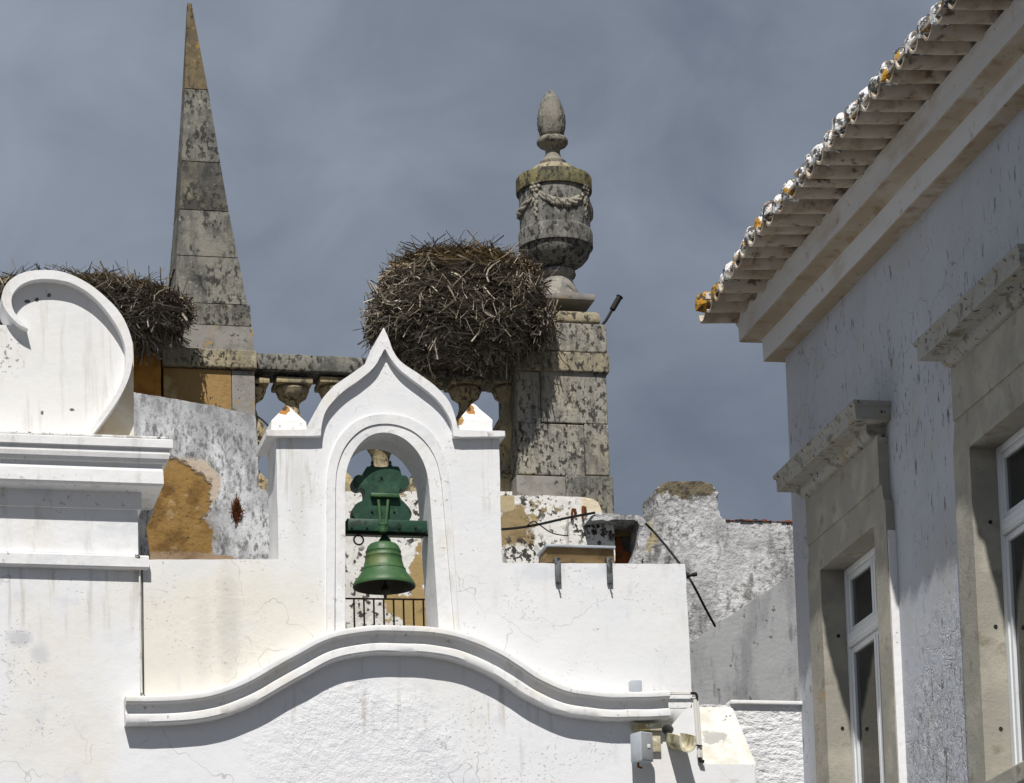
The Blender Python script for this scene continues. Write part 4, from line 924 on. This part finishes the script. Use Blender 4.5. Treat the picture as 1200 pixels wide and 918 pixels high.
q = [bm.verts.new(c) for c in ((XB, Y0, 0), (XB, YC, 0), (XB, YC, zs[-1]), (XB, Y0, zs[-1]))]; bm.faces.new(q)
hw_ = mk('wall', bm, M_fac, hs)
# cornice bands
def hring(prof): return [[(XW-p, Y0, z), (XW-p, YC+p, z), (XB, YC+p, z), (XB, Y0, z)] for p, z in prof]
bm = B()
prof = [(-.02, z1-.001), (.122, z1), (.130, z1+.006), (.131, z2-.045), (.136, z2-.022), (.150, z2-.006), (.17, z2), (.262, z2+.001), (.270, z2+.008), (.271, z2+.10), (.275, z2+.12), (.285, z3-.03), (.29, z3+.02), (-.02, z3+.02)]
loft(bm, hring(prof))
bm.normal_update(); bmesh.ops.recalc_face_normals(bm, faces=bm.faces[:])
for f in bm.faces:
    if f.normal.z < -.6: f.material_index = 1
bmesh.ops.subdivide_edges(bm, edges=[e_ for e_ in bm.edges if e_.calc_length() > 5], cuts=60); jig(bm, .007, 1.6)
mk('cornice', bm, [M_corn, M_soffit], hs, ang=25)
# eave tiles
tip = .60; ztip = PX(1100, 30, XW-.6).z; SL = math.tan(R(17)); pit = .225
def zs_(t): return .05*t+max(0, t-.45)*.28
bm = B()
def arc(cx_, cy_, cz, r, a0, a1, n, th):
    o_ = [(cx_, cy_+r*math.cos(a0+(a1-a0)*i/n), cz+r*math.sin(a0+(a1-a0)*i/n)) for i in range(n+1)]
    i_ = [(cx_, cy_+(r-th)*math.cos(a0+(a1-a0)*i/n), cz+(r-th)*math.sin(a0+(a1-a0)*i/n)) for i in range(n+1)]
    return o_+i_[::-1]
rnd = random.Random(5)
under = B(); mort = B()
nt_ = int((YC+.30-Y0)/pit)
for i in range(nt_):
    y = YC+.12-i*pit+rnd.uniform(-.008, .008); tp = tip+rnd.uniform(-.014, .010)-.09*max(0, 1-i/6); dz = rnd.uniform(-.014, .014)-.035*max(0, 1-i/6)
    last = i == 0
    # channel tile (hollow side up) below
    r = .105
    rs = []
    for k, t in enumerate((0, .15, .35, .7, 1.2)):
        x = XW-tp-.045+t; rs.append(arc(x, y+pit/2+rnd.uniform(-.002, .002), ztip+dz+r*.60+zs_(t), r, math.pi*1.06, math.pi*1.94, 8, .016))
    loft(under, rs)
    # cover tile above the joint
    r = .088; ex = .07 if last else rnd.uniform(-.01, .01); rs = []
    for t in (0, .12, .4, .8, 1.2):
        x = XW-tp-ex+t; rs.append(arc(x, y, ztip+dz+.068+zs_(t), r, math.pi*.02, math.pi*.98, 9, .016))
    loft(bm, rs)
    # mortar plug in the mouth of the cover tile
    rs = []
    for t, k in ((-.058, .40), (-.050, .66), (-.030, .86), (.0, 1.0), (.06, 1.0)):
        x = XW-tp-ex+.004+t; rr = .084*k
        rs.append([(x, y+rr*math.cos(a), ztip+dz+.062+(rr*math.sin(a)*1.08 if math.sin(a) > 0 else .055*math.sin(a))+zs_(t)) for a in [math.pi*2*q_/14 for q_ in range(14)]])
    loft(mort, rs)
jig(bm, .006, 9); jig(under, .005, 9); 
bmesh.ops.subdivide_edges(mort, edges=mort.edges[:], cuts=2, use_grid_fill=True); jig(mort, .011, 19)
# roof slope continuing above the eaves: corrugated sheet of tile rows
rows = []
for j in range(14):
    x = XW-tip+.5+j*.42; rows.append([(x, Y0+(YC+.3-Y0)*k/600, ztip+.08+zs_(x-XW+tip)+.06*abs(math.sin(math.pi*(Y0+(YC+.3-Y0)*k/600-YC-.2)/pit))+.02*(j % 2)) for k in range(601)])
loft(bm, rows, cap=False, closed=False)
edge_slab = B(); xa = XW-tip-.035  # thin slab added among the tiles to straighten the eave's shadow edge
for k in range(24):
    a, b = Y0+(YC+.12-Y0)*k/24, Y0+(YC+.12-Y0)*(k+1)/24
    zo = lambda y_: -.03*max(0, 1-(YC+.12-y_)/1.27)
    xo = lambda y_: .09*max(0, 1-(YC+.12-y_)/1.27)
    loft(edge_slab, [[(xa+xo(y_), y_, ztip+.040+zo(y_)), (xa+1.2, y_, ztip+.040+zs_(1.2)), (xa+1.2, y_, ztip+.06+zs_(1.2)), (xa+xo(y_), y_, ztip+.06+zo(y_))] for y_ in (a, b)], cap=(k in (0, 23)))
mk('shadow_edge_slab', edge_slab, M_tileunder, hs)
mk('roof_tiles', bm, M_tile, hs, ang=50); mk('channel_tiles', under, M_tileunder, hs, ang=50); mk('mortar_plugs', mort, M_mortar, hs, ang=60)
# windows
HP = .27
h1 = (fx(904.4, 558.5, HP), fx(990, 474, HP)); ht = h1[0].z
for wi, Wd in enumerate((W1, W2)):
    fo, fi, ni, no = Wd['fo'], Wd['fi'], Wd['ni'], Wd['no']
    zh = ht-.225                              # underside of the hood mouldings
    e = .055
    pts = [(ni, zsill), (ni, zl), (fi, zl), (fi, zsill), (fo, zsill), (fo, zl+.10)]
    far = [(fo, zl+.105), (fo-.012, zl+.115), (fo-.03, zl+.13), (fo-.038, zl+.15), (fo-.042, zl+.19), (fo-.05, zl+.23), (fo-.055, zh+.0)]
    near = [(no+.055, zh+.0), (no+.05, zl+.23), (no+.042, zl+.19), (no+.038, zl+.15), (no+.03, zl+.13), (no+.012, zl+.115), (no, zl+.105)]
    bm = B(); prism(bm, rough(pts+far[1:]+near+[(no, zsill)], .04, .0015), XW-sur, .28, .006, 'X')
    su_ = mk('window_surround', bm, M_lime, hs)
    bm = B(); prism(bm, [(fo-.06, zl+.235), (no+.06, zl+.235), (no+.06, zh+.02), (fo-.06, zh+.02)], XW-sur-.014, .03, .004, 'X'); mk('frieze_panel', bm, M_lime, su_)
    for zq in (zl-.38, zl-1.05, zl-1.7):      # plugged bolt holes in the far jamb
        bm = B(); c = Vector((XW+.055, fi-.004, zq-.1)); tube(bm, [c, c+Vector((0, .006, 0))], .013, 10); mk('bolt', bm, M_black, su_)
    for (ya, yb, zA) in ((no-.012, no-.002, zl-.10), (fo+.002, fo+.012, zl+.05)):
        bm = B(); prism(bm, rough([(ya, zsill), (yb, zsill), (yb, zA), (ya, zA)], .05, .002, wi), XW-sur+.006, sur+.02, .004, 'X'); mk('plaster_edge', bm, M_trim, su_)
    # hood
    yf, yn = (fo+.045, no-.02)
    hp = [(.05, ht-.225), (.068, ht-.224), (.095, ht-.216), (.118, ht-.200), (.134, ht-.178), (.140, ht-.155), (.138, ht-.138), (.142, ht-.133), (.238, ht-.131), (.246, ht-.129), (.250, ht-.122), (.250, ht-.048), (.252, ht-.040), (.264, ht-.030), (.270, ht-.024), (.270, ht-.004), (.264, ht+.001), (.0, ht+.03)]
    of = .245
    bm = B(); loft(bm, [[(XW-p, yf-of+p, z), (XW-p, yn+of-p, z), (XW+.02, yn+of-p, z), (XW+.02, yf-of+p, z)] for p, z in hp]); 
    mk('window_hood', bm, M_hood, hs, ang=28)
    # joinery
    xf = XW+.115; zt_ = zl-.002; fwid = .055
    bm = B(); ztr = zl-.52
    for (a, b) in ((fi-.004-fwid, fi-.002), (ni+.002, ni+.004+fwid)): box(bm, xf, xf+.07, a, b, zsill, zt_, .005)
    box(bm, xf+.001, xf+.069, ni+fwid, fi-fwid, zt_-.05, zt_-.001, .005)
    box(bm, xf-.012, xf+.075, ni+fwid-.002, fi-fwid+.002, ztr-.06, ztr+.035, .008)
    box(bm, xf-.02, xf-.005, ni+fwid+.03, fi-fwid-.03, ztr-.045, ztr-.0, .005)
    wf = mk('window', bm, M_frame, hs)
    ym = (fi+ni)/2
    for (ya, yb) in ((ym+.004, fi-fwid-.002), (ni+fwid+.002, ym-.004)):
        bm = B(); x = xf+.012
        for (zA, zB) in ((ztr+.04, zt_-.052), (zsill+.02, ztr-.065)):
            box(bm, x, x+.045, ya, ya+.042, zA, zB, .004); box(bm, x, x+.045, yb-.042, yb, zA, zB, .004)
            box(bm, x+.001, x+.044, ya+.042, yb-.042, zA, zA+.042, .004); box(bm, x+.001, x+.044, ya+.042, yb-.042, zB-.042, zB, .004)
        mk('casement', bm, M_frame, wf)
        for (zA, zB) in ((ztr+.05, zt_-.06), (zsill+.03, ztr-.075)):
            bm = B(); box(bm, x+.02, x+.026, ya+.04, yb-.04, zA+.03, zB-.03, 0); mk('pane', bm, M_glass, wf)
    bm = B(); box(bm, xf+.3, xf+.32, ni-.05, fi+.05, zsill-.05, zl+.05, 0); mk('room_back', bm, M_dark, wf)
    bm = B(); box(bm, XW-.10, XW+.2, no-.04, fo+.04, zsill-.12, zsill, .01); mk('window_sill', bm, M_lime, hs)
